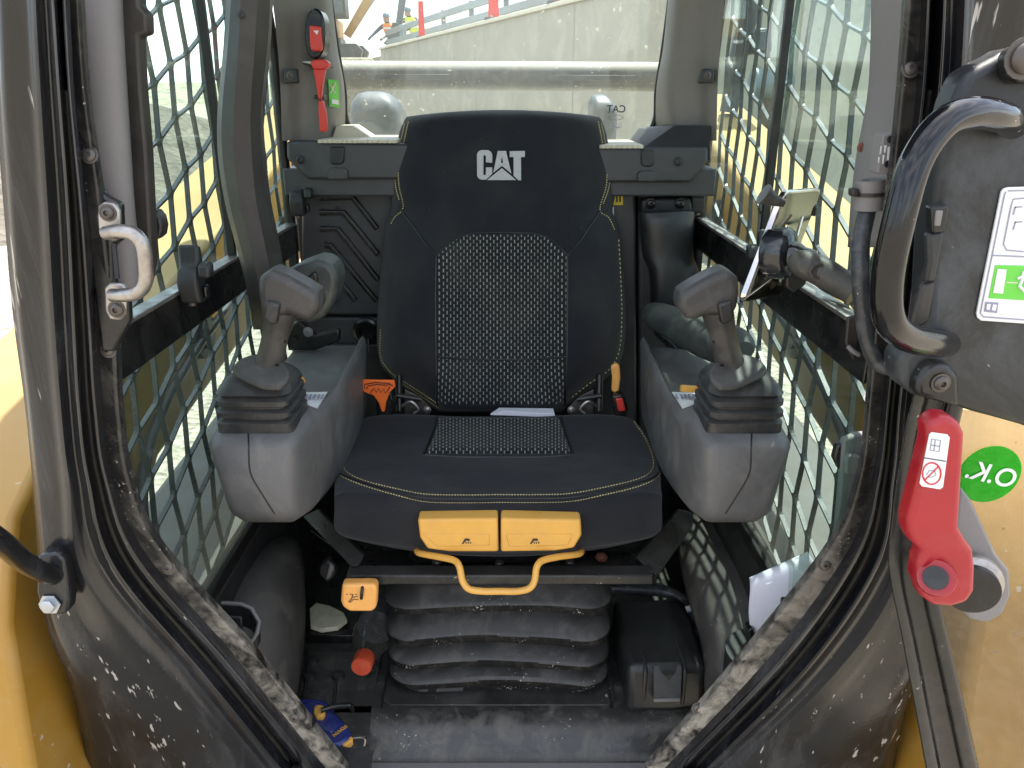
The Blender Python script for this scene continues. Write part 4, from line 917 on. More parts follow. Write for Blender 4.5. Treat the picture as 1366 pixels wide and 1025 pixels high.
t = thing('folded_paper', 'folded white paper tucked between backrest and cushion', 'paper', tuple(P(697, 551, 1.40)))
prism('paper_sheet', [(654, 553), (666, 545, 1.42), (738, 546, 1.42), (741, 557)], 1.39, .004, 'paper', t, .0005)
prism('paper_fold', [(654, 554), (672, 548), (700, 550), (738, 552), (740, 557)], 1.385, .002, 'paper', t, .0005)

# suspension bellows
t = thing('suspension_bellows', 'dusty black rubber suspension bellows of four folds under the seat', 'bellows', (XC, 1.2, FLOOR))
fs_ = [(-.728, .070), (-.745, .066)]
for zt_, zr_, zb_ in ((-.752, -.792, -.806), (-.818, -.856, -.870), (-.882, -.908, -.920), (-.930, -.950, -.962)):
    fs_ += [(zt_, .056), (zt_-.004, .048), (zr_+.004, .005), (zr_, .0008), (zr_-.002, 0), (zb_, .0), (zb_-.0012, .002), (zb_-.002, .054)]
fs_ += [(-.966, .02), (-.99, .012)]
def wrp(v):
    u = (v.x+.024)/.19
    if v.y < 1.2: return v+V(0, .008*math.cos(u*2.2)+.004*noise.noise(v*9), .002*math.cos(u*2.6)+.003*noise.noise(V(v.x*7, v.z*30, 2)))
    return v
secs = []
for z, i in fs_: secs.append((-.024, 1.235, z, .195-i, .165-i, .055))
# finer front edge so that it can sag
def stack_fine(name, secs, mat, parent, warp):
    vs = []; fs = []; ms = None
    for s in secs:
        ring = [Vector((x, y, s[2])) for x, y in rrect(s[0], s[1], s[3], s[4], s[5], 6)]
        fine = []
        for ki, (a, b) in enumerate(zip(ring, ring[1:]+ring[:1])):
            n = 16 if ki % 7 == 6 else 1
            for q in range(n): fine.append(a.lerp(b, q/n))
        ms = len(fine); vs += [warp(v) for v in fine]
    for i in range(len(secs)-1):
        for k in range(ms): fs.append((i*ms+k, i*ms+(k+1) % ms, (i+1)*ms+(k+1) % ms, (i+1)*ms+k))
    fs.append(tuple(range(ms))); fs.append(tuple((len(secs)-1)*ms+k for k in range(ms)))
    o = mesh_obj(name, vs, fs, mat); orient(o.data); sharp(o, 28)
    o.data.materials.append(MAT['bellows_edge'])
    for p in o.data.polygons:
        if abs(p.normal.z) < .35: p.material_index = 1
    return par(o, parent)
stack_fine('bellows_body', secs, 'bellows_rubber', t, wrp)
stack('top_plate', [(-.024, 1.235, -.728, .15, .13, .02), (-.024, 1.235, -.70, .15, .13, .02)], 'black_metal', t)
stack('base_plate', [(-.024, 1.235, FLOOR+.002, .205, .18, .02), (-.024, 1.235, FLOOR+.008, .203, .178, .02)], 'black_metal', t)
bolt(P(513, 929, 1.09), (0, 0, 1), .009, t, 'bolt_steel', True); bolt(P(810, 928, 1.09), (0, 0, 1), .009, t, 'rusty_bolt', True)

# ================================================================== CONSOLES + JOYSTICKS
mirp = lambda v: Vector((-.034-v.x, v.y, v.z))
def pod(m, lab, jl, sgn):
    t = thing('side_console', lab, 'console', tuple((m or ident)(V(-.36, 1.0, -.5))), 'grey side consoles flanking the seat')
    # faceted body as smooth net: rings along Y
    def ring(Y, xo, xi, zt, zb, rr, xb=None, zs=None):
        return (Y, xo, xi, zt, zb, rr)
    secs = [(.955, -.404, -.306, -.447, -.545, .012), (.960, -.412, -.300, -.442, -.558, .016), (.975, -.420, -.294, -.436, -.575, .020), (1.03, -.424, -.288, -.432, -.592, .022), (1.10, -.424, -.280, -.436, -.600, .024), (1.16, -.424, -.275, -.446, -.60, .02), (1.24, -.424, -.274, -.446, -.60, .02), (1.32, -.424, -.276, -.445, -.60, .02), (1.40, -.424, -.280, -.445, -.60, .02), (1.44, -.424, -.284, -.45, -.60, .02)]
    vs = []; fs = []; n = 6; M_ = 4*(n+1)
    for (Y, xo, xi, zt, zb, rr) in secs:
        cx = (xo+xi)/2; cz = (zt+zb)/2
        for x, z in rrect(cx, cz, abs(xi-xo)/2, (zt-zb)/2, rr, n):
            # pull the lower outer part inwards (chamfered belly) and lift the inner rim into a ridge
            f = max(0, (cz-z)/((zt-zb)/2)); out_ = max(0, (cx-x)/(abs(xi-xo)/2)); inn_ = max(0, (x-cx)/(abs(xi-xo)/2))
            x2 = x+f*f*.030*out_-f*.010*inn_; z2 = z
            if z > cz: q_ = min(1, max(0, (inn_-.72)/.2)); z2 += .020*q_*q_*(3-2*q_)*(min(1, max(0, (Y-1.10)/.12))) - .006*min(1, max(0, (Y-1.10)/.12))*(1-q_)
            vs.append(V(x2, Y, z2))
    for i in range(len(secs)-1):
        for k in range(M_): fs.append((i*M_+k, i*M_+(k+1) % M_, (i+1)*M_+(k+1) % M_, (i+1)*M_+k))
    fs.append(tuple(range(M_))); fs.append(tuple((len(secs)-1)*M_+k for k in range(M_)))
    if m: vs = [m(v) for v in vs]
    b = mesh_obj('console_body', vs, fs, 'pod_plastic'); orient(b.data); sharp(b, 50); par(b, t)
    T = bvhm(b)
    # moulding seam down the front
    def mx_(x): return x if not m else 2*667-x
    path = [(331, 572), (332, 600), (333, 625), (338, 640), (350, 660), (366, 685)]
    seam('moulding_seam', T, [(mx_(x), y) for x, y in path], 30, 'glass_seal', t, .0012, 0)
    # decal plate and yellow button
    q = [(404, 527), (437, 526), (423, 548), (404, 541)]
    decal('instruction_plate', T, [(mx_(x), y) for x, y in q], 'white_label', t, .003, .001, 1.15)
    for k in range(5):
        a = 408+k*5.5; decal('plate_print', T, [(mx_(x), y) for x, y in ((a, 530), (a+3, 530), (a+1, 536), (a-2, 536))], 'grey_ink', t, .0045, .0004, 1.15)
    tube_w('yellow_lever' if m else 'yellow_button', [P(399, 509, 1.10), P(404, 506, 1.10)] if not m else [m(P(934, 520, 1.10)), m(P(908, 518, 1.10))], .006 if not m else .0055, 'yellow_plastic', t, n=14, smoothpath=False, mir=m)
    # joystick boot
    jc = V(-.356, 1.018, 0)
    bt = thing('joystick', jl, 'joystick', tuple((m or ident)(V(-.351, 1.03, -.43))), 'joysticks on the side consoles')
    bs = []
    for z, hx, hy, r_, dx, dy in ((-.437, .053, .050, .014, 0, 0), (-.422, .053, .050, .014, 0, 0), (-.419, .046, .043, .014, 0, 0), (-.416, .046, .043, .014, 0, 0), (-.413, .053, .050, .015, 0, 0), (-.406, .053, .050, .015, 0, 0), (-.403, .046, .043, .015, 0, 0), (-.400, .046, .043, .015, 0, 0), (-.397, .052, .049, .016, 0, .0), (-.390, .052, .049, .016, 0, 0), (-.387, .046, .043, .016, 0, 0), (-.384, .047, .044, .016, 0, 0), (-.381, .052, .049, .02, 0, 0), (-.374, .049, .046, .022, .001, .002), (-.366, .042, .040, .022, .002, .004), (-.361, .034, .032, .02, .003, .006)):
        bs.append((jc.x+dx, jc.y+.008+dy, z, hx, hy, r_))
    stack('rubber_boot', bs, 'boot_rubber', bt, mir=m)
    # collar
    cc = P(346, 500, 1.0) 
    co = [(372, 515), (384, 505), (385, 492), (370, 478), (345, 472), (322, 478), (311, 488), (312, 496), (335, 508), (352, 514)]
    co = [(p.x, p.y) for p in resample([V(*q_, 0) for q_ in co+[co[0]]], 40)][:-1]
    top = [P(x, y-1, .962+(515-y)*.0013) for x, y in co]
    prism_w('collar', top, (0, 0, -.010), 'grip_rubber', bt, .004, 3, mir=m)
    tube_w('grip', [P(356, 506, 1.015), P(358, 492, 1.015), P(362, 474, 1.01), P(367, 450, 1.005), P(373, 425, 1.0), P(376, 408, .995)], [.030, .022, .0185, .0175, .020, .021], 'grip_rubber', bt, n=20, steps=30, mir=m, flat=1.1)
    hd = prism('joystick_head', [(343, 392), (344, 373), (351, 363), (362, 361), (382, 369), (404, 381), (421, 392), (427, 403), (424, 415), (415, 427), (405, 430), (394, 425), (383, 420), (372, 424), (352, 424), (346, 410)], .972, .050, 'grip_rubber', bt, .013, 4, mir=m)
    prism('trigger', [(354, 402), (373, 407), (368, 434), (358, 432), (351, 424)], .964, .02, 'boot_rubber', bt, .003, 2, mir=m)
    for x, y in ((378, 455), (370, 489)): lathe('grip_screw', [(.0035, 0), (.003, .002), (.001, .001)], 10, 'black_band', (m or ident)(P(x, y, .996)), (0, -1, 0), bt)
    return t
pod(None, 'left grey side console, beside the orange pull tab', 'left joystick with rubber boot, head pointing right', 1)
pod(mirp, 'right grey side console, beside the phone holder', 'right joystick with rubber boot, head pointing left', -1)

t = thing('armrest', 'raised left armrest end behind the left joystick', 'armrest', tuple(P(420, 390, 1.2)))
prism('armrest_pad', [(362, 375), (395, 356), (420, 347), (436, 349), (448, 362), (450, 380), (444, 405), (432, 424), (414, 432), (395, 430), (372, 420)], 1.14, .07, 'pad_vinyl', t, .018, 4)
prism('armrest_slot', [(408, 372), (420, 362), (424, 372), (420, 392), (410, 384)], 1.134, .01, 'black_band', t, .003)
t = thing('armrest', 'lowered right armrest pad behind the right joystick', 'armrest', tuple(P(920, 440, 1.3)))
tube('armrest_pad', [(862, 415, 1.50), (875, 420, 1.46), (905, 434, 1.38), (945, 452, 1.28), (975, 462, 1.20), (992, 468, 1.16)], [.012, .030, .037, .042, .040, .018], 'pad_vinyl', t, n=20, steps=40, flat=.8)
tube('armrest_arm', [(880, 440, 1.46), (930, 485, 1.38), (985, 500, 1.28)], .014, 'black_metal', t, n=10)

# ================================================================== FENDERS, FLOOR ITEMS
t = thing('wheel_arch_cover', 'dusty black arch cover on the left of the floor, below the left console', 'arch cover', tuple(P(340, 820, 1.1)))
patch('cover_shell', [[(345, 706, 1.36), (372, 710, 1.34), (392, 718, 1.32), (404, 740, 1.30), (408, 800, 1.30)], [(305, 725, 1.25), (340, 728, 1.22), (378, 740, 1.20), (402, 775, 1.20), (407, 850, 1.22)], [(280, 775, 1.12), (310, 782, 1.08), (360, 800, 1.06), (392, 840, 1.07), (402, 900, 1.10)],
                      [(255, 850, .99), (290, 860, .97), (345, 880, .96), (380, 915, .97), (392, 960, 1.0)], [(235, 930, .93), (280, 945, .91), (335, 965, .91), (365, 985, .92), (380, 1010, .95)]], 24, 40, 'fender_plastic', t, close=True)
t = thing('wheel_arch_cover', 'dusty arch cover on the right of the floor with mesh shadow on it', 'arch cover', tuple(P(975, 800, 1.15)))
patch('cover_shell', [[(915, 690, 1.42), (935, 676, 1.42), (970, 672, 1.42), (1005, 684, 1.40), (1018, 714, 1.38)], [(905, 730, 1.32), (925, 718, 1.30), (975, 712, 1.30), (1022, 722, 1.27), (1042, 760, 1.25)], [(915, 790, 1.20), (935, 776, 1.17), (985, 770, 1.15), (1036, 782, 1.12), (1062, 815, 1.11)],
                      [(935, 860, 1.10), (950, 850, 1.06), (985, 850, 1.03), (1030, 865, 1.02), (1060, 890, 1.02)], [(940, 930, 1.04), (955, 920, .99), (985, 920, .97), (1020, 925, .96), (1060, 940, .96)]], 24, 40, 'fender_plastic', t, close=True)
t = thing('cup_holder', 'open plastic cup holder with pale rim beside the left door post', 'cup holder', tuple(P(310, 840, .95)))
rim = [(262, 812), (275, 803), (322, 806), (336, 812), (346, 830), (343, 845), (333, 860), (322, 872), (300, 880), (275, 870), (262, 840)]
outer = [P(x, y, .95+(880-y)*.0007) for x, y in rim]; cen = sum(outer, Vector())/len(outer)
inner = [p.lerp(cen, .10) for p in outer]; n = len(outer); vs = outer+inner+[p+V(0, 0, -.10)+(cen-p)*.15 for p in inner]+[p+V(0, 0, -.11)+(cen-p)*.1 for p in outer]
fs = []
for k in range(n):
    k2 = (k+1) % n; fs += [(k, k2, n+k2, n+k), (n+k, n+k2, 2*n+k2, 2*n+k), (k, k2, 3*n+k2, 3*n+k)]
fs.append(tuple(2*n+k for k in range(n)))
o = mesh_obj('holder_shell', vs, fs, 'dark_plastic', False); orient(o.data); par(o, t)
tube_w('holder_rim', outer+[outer[0]], .0032, 'grey_trim', t, n=8, smoothpath=False)
prism('holder_divider', [(299, 822), (322, 824), (324, 850), (318, 868), (300, 850)], .985, .004, 'dark_plastic', t, .002)
# paper in right holder
t = thing('paper_bag', 'white paper folded in the door pocket, right of the floor', 'paper', tuple(P(1040, 790, .95)))
patch('paper_sheet', [[(1000, 771, 1.0), (1030, 758, .99), (1060, 745, .985), (1077, 736, .98)], [(1001, 785, .985), (1030, 772, .975), (1062, 760, .97), (1085, 752, .97)], [(999, 820, .98), (1030, 815, .965), (1060, 808, .96), (1090, 800, .96)], [(1005, 858, .98), (1030, 860, .965), (1062, 862, .96), (1092, 850, .96)]], 14, 14, 'paper', t, thick=.002)
prism('paper_flap', [(1000, 772, .998), (1024, 780, .972), (1052, 774, .968), (1092, 758, .965), (1077, 737, .98)], .98, .002, 'paper', t, .0005)
t = thing('door_pocket', 'round black pocket holding the white paper, right of the floor', 'pocket', tuple(P(1010, 880, .95)))
tube_w('pocket_shell', [P(1010, 925, .985)+V(0, 0, -.05), P(1012, 905, .985), P(1016, 868, .985)], [.05, .055, .055], 'dark_plastic', t, n=24)
prism('pocket_lip', [(998, 842), (1004, 838), (1012, 860), (1006, 866)], .97, .02, 'black_band', t, .002)

t = thing('battery_cover', 'black ribbed plastic box on the floor right of the bellows', 'box cover', (.25, 1.2, FLOOR))
bz = [(818, 801, 1.28), (905, 796, 1.28), (926, 830, 1.2), (943, 888, 1.06), (900, 893, 1.05), (838, 888, 1.05), (826, 850, 1.14)]
top = [P(x, y, Y) for x, y, Y in bz]
vsb = top+[V(p.x, p.y-(.01 if p.y < 1.1 else 0), FLOOR+.004) for p in top]; n = len(top)
o = mesh_obj('box_shell', vsb, [tuple(range(n)), tuple(range(2*n-1, n-1, -1))]+[(k, (k+1) % n, n+(k+1) % n, n+k) for k in range(n)], 'dark_plastic'); orient(o.data); bevel(o, .012, 3); sharp(o); par(o, t)
for pts in ([(836, 812, 1.265), (860, 885, 1.06)], [(884, 808, 1.265), (912, 885, 1.06)]):
    a, b = P3(pts[0]), P3(pts[1]); tube_w('box_rib', [a+V(0, 0, -.001), b+V(0, 0, 0), b+V(0, -.012, -.006), V(b.x, b.y-.014, FLOOR+.02)], .004, 'dark_plastic', t, n=8, smoothpath=False)
prism_w('box_recess', [P(868, 874, 1.10), P(903, 873, 1.10), P(910, 890, 1.045), P(908, 936, 1.03), P(873, 938, 1.03), P(872, 891, 1.045)], (0, .006, -.004), 'fender_plastic', t, .004)
strip([(872, 936), (908, 935)], 1.026, .006, .006, 'box_lip', 'grey_trim', t)
t = thing('wiring_conduit', 'black wiring conduit with white and red tag behind the ribbed box', 'conduit', tuple(P(900, 790, 1.3)))
tube('conduit_hose', [(800, 784, 1.33), (850, 786, 1.32), (890, 790, 1.3), (915, 805, 1.28), (928, 840, 1.2), (930, 870, 1.15)], .012, 'black_hose', t, n=12)
tube('conduit_hose', [(850, 775, 1.36), (900, 790, 1.33), (920, 800, 1.3)], .008, 'black_hose', t, n=10)
prism('conduit_tag', [(914, 810), (922, 808), (930, 838), (923, 832)], 1.24, .002, 'white_label', t, 0); prism('conduit_tag', [(918, 818), (923, 816), (926, 828), (921, 826)], 1.238, .001, 'red_bright', t, 0)
# floor front threshold
t = thing('threshold', 'scuffed black rolled edge across the floor front, above a pale sill strip', 'threshold', (XC, .96, FLOOR))
prof = [(1.12, .003), (1.055, .006), (1.04, .006), (1.025, .002), (1.012, -.006), (1.002, -.016), (.994, -.028), (.986, -.036), (.978, -.04), (.978, -.07), (1.12, -.07)]
prism_w('threshold_edge', [(-.43, y, FLOOR+z) for y, z in prof], (.81, 0, 0), 'floor_mat', t, .002)
for x_ in (-.225, .17):
    prism_w('floor_seam', [(x_, 1.05, FLOOR+.0075), (x_+.002, 1.05, FLOOR+.0075), (x_+.002, 1.34, FLOOR+.0075), (x_, 1.34, FLOOR+.0075)], (0, 0, .001), 'glass_seal', t, 0)
box('sill_strip', (-.30, .90, FLOOR-.05), (.25, .976, FLOOR-.036), 'grey_trim', t, .002)
# floor plates, bolts
t = thing('floor_plate', 'bolted dark floor plate between left arch cover and bellows', 'floor plate', tuple(PZ(430, 880, FLOOR)))
prism_w('plate_sheet', [PZ(398, 1000, FLOOR+.001), PZ(410, 872, FLOOR+.001), PZ(510, 872, FLOOR+.001), PZ(490, 985, FLOOR+.001)], (0, 0, .005), 'floor_mat', t, .001)
strip_w = PZ(430, 900, FLOOR)
for x, y in ((417, 882), (414, 902), (451, 902)):
    q = PZ(x, y, FLOOR+.006); lathe('floor_plug', [(.012, 0), (.011, .005), (.006, .006), (.001, .006)], 16, 'dark_plastic', q, (0, 0, 1), t)
tube_w('floor_rib', [PZ(403, 950, FLOOR+.007), PZ(412, 890, FLOOR+.007)], .003, 'dark_plastic', t, n=6, smoothpath=False)
tube_w('floor_rib', [PZ(444, 950, FLOOR+.007), PZ(450, 895, FLOOR+.007)], .003, 'dark_plastic', t, n=6, smoothpath=False)
t = thing('floor_step', 'black step plate with opening behind the left floor plate', 'step', tuple(PZ(440, 850, FLOOR)))
prism('step_riser', [(408, 848), (470, 848), (468, 872), (408, 872)], 1.225, .02, 'black_band', t, .002)
prism('step_riser', [(398, 770), (404, 700), (460, 740), (470, 800), (412, 800)], 1.50, .02, 'black_band', t, .002)
q = [(413, 812), (422, 804), (440, 808), (458, 817), (463, 826), (450, 836), (428, 839), (414, 834)]
t = thing('foil_sun_patch', 'floor sunlight painted as crumpled pale foil insulation glimpsed under the yellow knob', 'insulation', tuple(PZ(438, 825, FLOOR+.02)))  # sun patch on the floor, put in as a pale sheet
o = prism_w('foil_sheet', [PZ(x, y, FLOOR+.03) for x, y in q], (0, 0, -.01), 'sunlit_foil', t, .001)

# yellow weight knob
t = thing('adjuster_knob', 'yellow adjuster knob on a wire hook with a spring icon, above the bottle', 'knob', tuple(P(478, 797, 1.0)))
h = prism('knob_body', [(456, 780), (501, 780), (503, 786), (502, 812), (496, 817), (466, 817), (457, 811), (454, 803)], .990, .02, 'orange_knob', t, .005, 3)
tube('wire_hook', [(490, 770, 1.02), (485, 778, 1.0), (483, 788, .986), (482, 799, .986)], .0025, 'black_metal', t, n=8)
for pth in ([(467, 793), (471, 793), (469, 799), (465, 803), (467, 804), (471, 800), (478, 800)], [(470, 797), (477, 796)], [(462, 793), (464, 793)], [(474, 793), (476, 793)]):
    tube_w('knob_icon', [P(x, y, .9895) for x, y in pth], .0007, 'ink', h, n=4, smoothpath=False)
# bottle
t = thing('drink_bottle', 'clear plastic bottle with orange-red cap lying by the bellows', 'bottle', tuple(P(490, 850, 1.08)))
a = P(484, 884, 1.045); ax = (P(510, 812, 1.20)-a)
L = ax.length; ax.normalize()
prof = [(.014, .012), (.016, .02), (.026, .04), (.034, .062), (.036, .08), (.033, .095), (.033, .15), (.036, .16), (.036, .2), (.02, .21)]
lathe('bottle_body', prof, 28, 'bottle_plastic', a, ax, t)
lathe('bottle_cap', [(.0165, -.012), (.0175, -.009), (.0175, .014), (.0165, .016)], 22, 'cap_plastic', a, ax, t)
lathe('bottle_label', [(.0335, .097), (.0336, .15)], 28, 'black_hose', a, ax, t)
# connector lump
t = thing('hanging_connector', 'grey wiring connector hanging under the left seat strut', 'connector', tuple(P(436, 765, 1.2)))
prism('connector_body', [(427, 756), (438, 748), (448, 763), (446, 770), (436, 778), (426, 766)], 1.2, .02, 'dark_plastic', t, .003); prism('connector_tab', [(440, 752), (446, 758), (440, 772), (434, 774)], 1.196, .01, 'grey_trim', t, .002)
# chalk reel
t = thing('chalk_reel', 'blue chalk line reel with yellow hub and black crank on the floor', 'chalk reel', tuple(PZ(430, 960, FLOOR)))
up = .035
def RZ(x, y, h=0): return PZ(x, y, FLOOR+up+h)
bd = prism_w('reel_case', [RZ(x, y) for x, y in ((391, 938), (397, 932), (415, 930), (432, 933), (440, 938), (447, 950), (462, 965), (468, 974), (466, 984), (454, 992), (441, 994), (420, 988), (400, 970), (390, 955))], (0, 0, -.03), 'blue_plastic', t, .006, 3)
prism_w('case_step', [RZ(x, y, .004) for x, y in ((398, 940), (415, 935), (436, 940), (447, 955), (452, 966), (441, 978), (424, 968), (408, 962), (398, 950))], (0, 0, -.01), 'blue_plastic', t, .003)
hb = prism_w('hub', [RZ(x, y, .014) for x, y in ((419, 941), (426, 939), (433, 941), (434, 950), (430, 955), (422, 955), (418, 950))], (0, 0, -.012), 'yellow_plastic', t, .003, 3)
cr_ = tube_w('crank', [RZ(428, 948, .018), RZ(445, 943, .018), RZ(468, 941, .018)], [.004, .0045, .005], 'black_band', t, n=8)
tube_w('crank_knob', [RZ(468, 941, .02), RZ(470, 948, .006)], .0045, 'black_band', cr_, n=10, smoothpath=False)
prism_w('end_clip', [RZ(x, y, -.004) for x, y in ((456, 993), (458, 988), (469, 981), (471, 985), (469, 987), (460, 995))], (0, 0, -.014), 'yellow_plastic', t, .002)
tube_w('line_hook', [RZ(470, 985, -.012), RZ(483, 984, -.01), RZ(487, 988, -.012), RZ(486, 995, -.02)], .0015, 'steel', t, n=6)
c0 = RZ(453, 975, .001); dr = (RZ(445, 982, .001)-RZ(461, 970, .001)).normalized(); M = Matrix(((dr.x, -dr.y, 0, c0.x), (dr.y, dr.x, 0, c0.y), (0, 0, 1, c0.z), (0, 0, 0, 1)))
text_mesh('case_lettering', 'IRWIN', .0095, 'yellow_plastic', M, bd, .0006)
t = thing('belt_strap', 'black woven strap lying across the floor front below the blue reel', 'strap', tuple(PZ(455, 1008, FLOOR)))
prism_w('strap_web', [PZ(440, 994, FLOOR+.03), PZ(498, 1000, FLOOR+.03), PZ(492, 1050, FLOOR+.02), PZ(430, 1050, FLOOR+.02)], (0, 0, -.004), 'webbing', t, .001)

# ================================================================== FRONT DOOR FRAME
df = thing('door_frame', 'scuffed glossy black cab door frame in the foreground, both posts', 'door frame', (XC, .8, FLOOR))
NS = 9
dep = [.72, .735, .75, .76, .765, .77, .79, .84, .90]
Cl = [[(100, -60), (112, 120), (135, 280), (152, 420), (158, 540), (172, 640), (215, 735), (345, 880), (465, 1030)],
      [(90, -60), (100, 120), (118, 280), (130, 420), (138, 540), (152, 640), (197, 742), (318, 872+8), (436, 1027)],
      [(84, -60), (94, 120), (109, 280), (119, 420), (127, 540), (142, 640), (184, 747), (300, 884), (418, 1030)],
      [(77, -60), (88, 120), (101, 280), (110, 420), (117, 540), (131, 640), (170, 752), (284, 888), (402, 1034)],
      [(68, -60), (80, 120), (92, 280), (99, 420), (106, 540), (119, 640), (154, 758), (266, 893), (384, 1038)],
      [(57, -60), (68, 120), (79, 280), (86, 420), (94, 540), (106, 640), (138, 766), (248, 898), (362, 1042)],
      [(44, -60), (54, 120), (64, 280), (72, 420), (81, 540), (92, 640), (116, 780), (228, 905), (345, 1048)],
      [(30, -60), (38, 120), (48, 280), (56, 420), (66, 540), (76, 640), (95, 800), (180, 930), (290, 1052)],
      [(2, -60), (10, 120), (20, 280), (30, 420), (42, 540), (52, 640), (72, 820), (115, 935), (140, 1056)],
      [(-14, -60), (-7, 120), (5, 280), (17, 420), (33, 540), (43, 640), (60, 822), (98, 930), (123, 1060)]]
Rl = [0, .003, -.016, .013, -.020, -.006, -.018, -.010, -.008, .004]
Cr = [[(1216, -60), (1203, 120), (1186, 280), (1170, 420), (1160, 540), (1147, 640), (1108, 732), (1000, 868), (860, 1030)],
      [(1232, -60), (1222, 120), (1203, 280), (1188, 420), (1176, 540), (1163, 640), (1128, 740), (1022, 882), (878, 1034)],
      [(1240, -60), (1231, 120), (1211, 280), (1196, 420), (1184, 540), (1172, 640), (1140, 745), (1038, 887), (894, 1037)],
      [(1249, -60), (1240, 120), (1219, 280), (1203, 420), (1191, 540), (1180, 640), (1152, 750), (1052, 892), (908, 1040)],
      [(1262, -60), (1252, 120), (1230, 280), (1212, 420), (1199, 540), (1190, 640), (1166, 757), (1070, 897), (924, 1044)],
      [(1272, -60), (1263, 120), (1241, 280), (1222, 420), (1207, 540), (1199, 640), (1180, 764), (1086, 902), (938, 1048)],
      [(1290, -60), (1280, 120), (1258, 280), (1238, 420), (1220, 540), (1212, 640), (1195, 780), (1106, 908), (956, 1052)],
      [(1305, -60), (1296, 120), (1276, 280), (1256, 420), (1238, 540), (1226, 640), (1210, 810), (1140, 930), (1010, 1056)],
      [(1385, -60), (1370, 120), (1330, 280), (1300, 420), (1270, 540), (1250, 640), (1232, 840), (1195, 950), (1165, 1060)],
      [(1400, -60), (1385, 120), (1345, 280), (1312, 420), (1280, 540), (1258, 640), (1240, 842), (1209, 947), (1185, 1060)]]
def post(C, rel, s):
    net = []
    for i in range(NS):
        row = []
        base = P(*C[0][i], dep[i]); row.append(base+V(s*.002, .016, 0)); row.append(base+V(0, .006, 0))
        for k, c in enumerate(C): row.append(P(*c[i], dep[i]+rel[k]))
        last = row[-1]; row.append(last+V(s*.01, .05, 0)); row.append(last+V(s*.01, .09, 0))
        net.append(row)
    # round ridges: resample across linearly w/ bevel-ish densification
    rows = []
    for r in net:
        out = []
        for a, b in zip(r, r[1:]):
            for q in (0.0, .25, .5, .75):
                # smoothstep in depth so ribs look rolled
                e = q*q*(3-2*q); p = a.lerp(b, q); p = Vector((p.x, a.y+(b.y-a.y)*e, p.z)); out.append(p)
        out.append(r[-1]); rows.append(out)
    nu = len(rows[0])-1; nv = 72
    cols = [resample([r[j] for r in rows], nv) for j in range(nu+1)]
    seg = [(0, 12, 'flange_black', 'inner_flange'), (12, 20, 'black_gloss', 'rib_channel'), (20, 32, 'black_gloss', 'rib_channel'), (32, nu, 'black_scratched', 'post_plate')]
    obs = []
    for j0, j1, mt, nm in seg:
        w_ = j1-j0+1
        vs = [cols[j][i] for i in range(nv+1) for j in range(j0, j1+1)]
        fs = [(i*w_+j, i*w_+j+1, (i+1)*w_+j+1, (i+1)*w_+j) for i in range(nv) for j in range(w_-1)]
        o = mesh_obj(nm, vs, fs, mt); orient(o.data)
        par(o, df); obs.append(o)
    return obs
LPost = post(Cl, Rl, -1); RPost = post(Cr, Rl, 1)
LT = [bvhm(o) for o in LPost]; RT = [bvhm(o) for o in RPost]
def castm(Ts, x, y, fb=.78):
    best = None
    for T in Ts:
        a, nn = cast(T, x, y)
        if a is not None and (best is None or a.length < best[0].length): best = (a, nn)
    return best or (P(x, y, fb), V(0, -1, 0))
# rubber seals lying in the channels
def seal(Ts, path, r, lift, mat='glass_seal', nm='rubber_seal'):
    pts = lin(resample([V(*p, 0) for p in path], 40), 60); w_ = [castm(Ts, p.x, p.y)[0]+V(0, -lift, 0) for p in pts]
    return tube_w(nm, w_, r, mat, df, n=8, smoothpath=False)
seal([LT[1]], [(Cl[3][i][0]+2, Cl[3][i][1]) for i in range(1, 9)], .0048, .002); seal([RT[1]], [(Cr[3][i][0]-1, Cr[3][i][1]) for i in range(1, 9)], .0052, .002)
for x, y, T in ((120, 207, LT), (145, 467, LT), (225, 757, LT), (393, 957, LT), (1214, 92, RT), (1100, 753, RT), (930, 945, RT)):
    a, nn = castm(T, x, y); bolt(a, (0, -1, .25), .0062 if y > 250 else .006, df, 'bolt_steel')
# bracket and big bolt at lower left
a = P(66, 800, .745)
prism('hinge_bracket', [(50, 742), (75, 738), (86, 748), (92, 800), (90, 818), (78, 822), (55, 815), (48, 790)], .752, .02, 'black_scratched', df, .003)
bolt(P(67, 806, .750), (0, -1, .1), .0085, df, 'zinc', True)
t = thing('hinge_rod', 'bent black rod with chipped paint bolted to the left post', 'rod', tuple(P(20, 740, .7)))
tube('rod_bar', [(-70, 700, .62), (-30, 705, .63), (0, 722, .65), (30, 748, .70), (60, 765, .735), (72, 768, .75)], [.011]*6, 'black_scratched', t, n=16)

# ---- grab handle (chrome) at left
t = thing('grab_handle', 'worn bare steel grab handle bolted to the left post', 'grab handle', tuple(P(160, 345, .75)))
prism('mount_plate', [(130, 275), (138, 269), (152, 271), (159, 282), (160, 318), (152, 322), (136, 320), (131, 310), (129, 290)], .735, .006, 'steel', t, .002)
prism('mount_plate', [(138, 384), (146, 378), (163, 378), (169, 388), (168, 420), (160, 428), (146, 427), (140, 415)], .745, .006, 'steel', t, .002)
tube('handle_bar', [(142, 311, .728), (160, 309, .715), (178, 312, .712), (190, 326, .712), (194, 350, .714), (194, 376, .718), (184, 390, .722), (166, 394, .728), (150, 394, .738)], .0066, 'steel', t, n=16, steps=70)
bolt(P(144, 284, .735), (0, -1, 0), .0062, t, 'bolt_steel'); bolt(P(156, 413, .745), (0, -1, 0), .0066, t, 'bolt_steel')
t = thing('handle_bracket', 'black steel bracket behind the steel grab handle', 'bracket', tuple(P(140, 330, .77)))
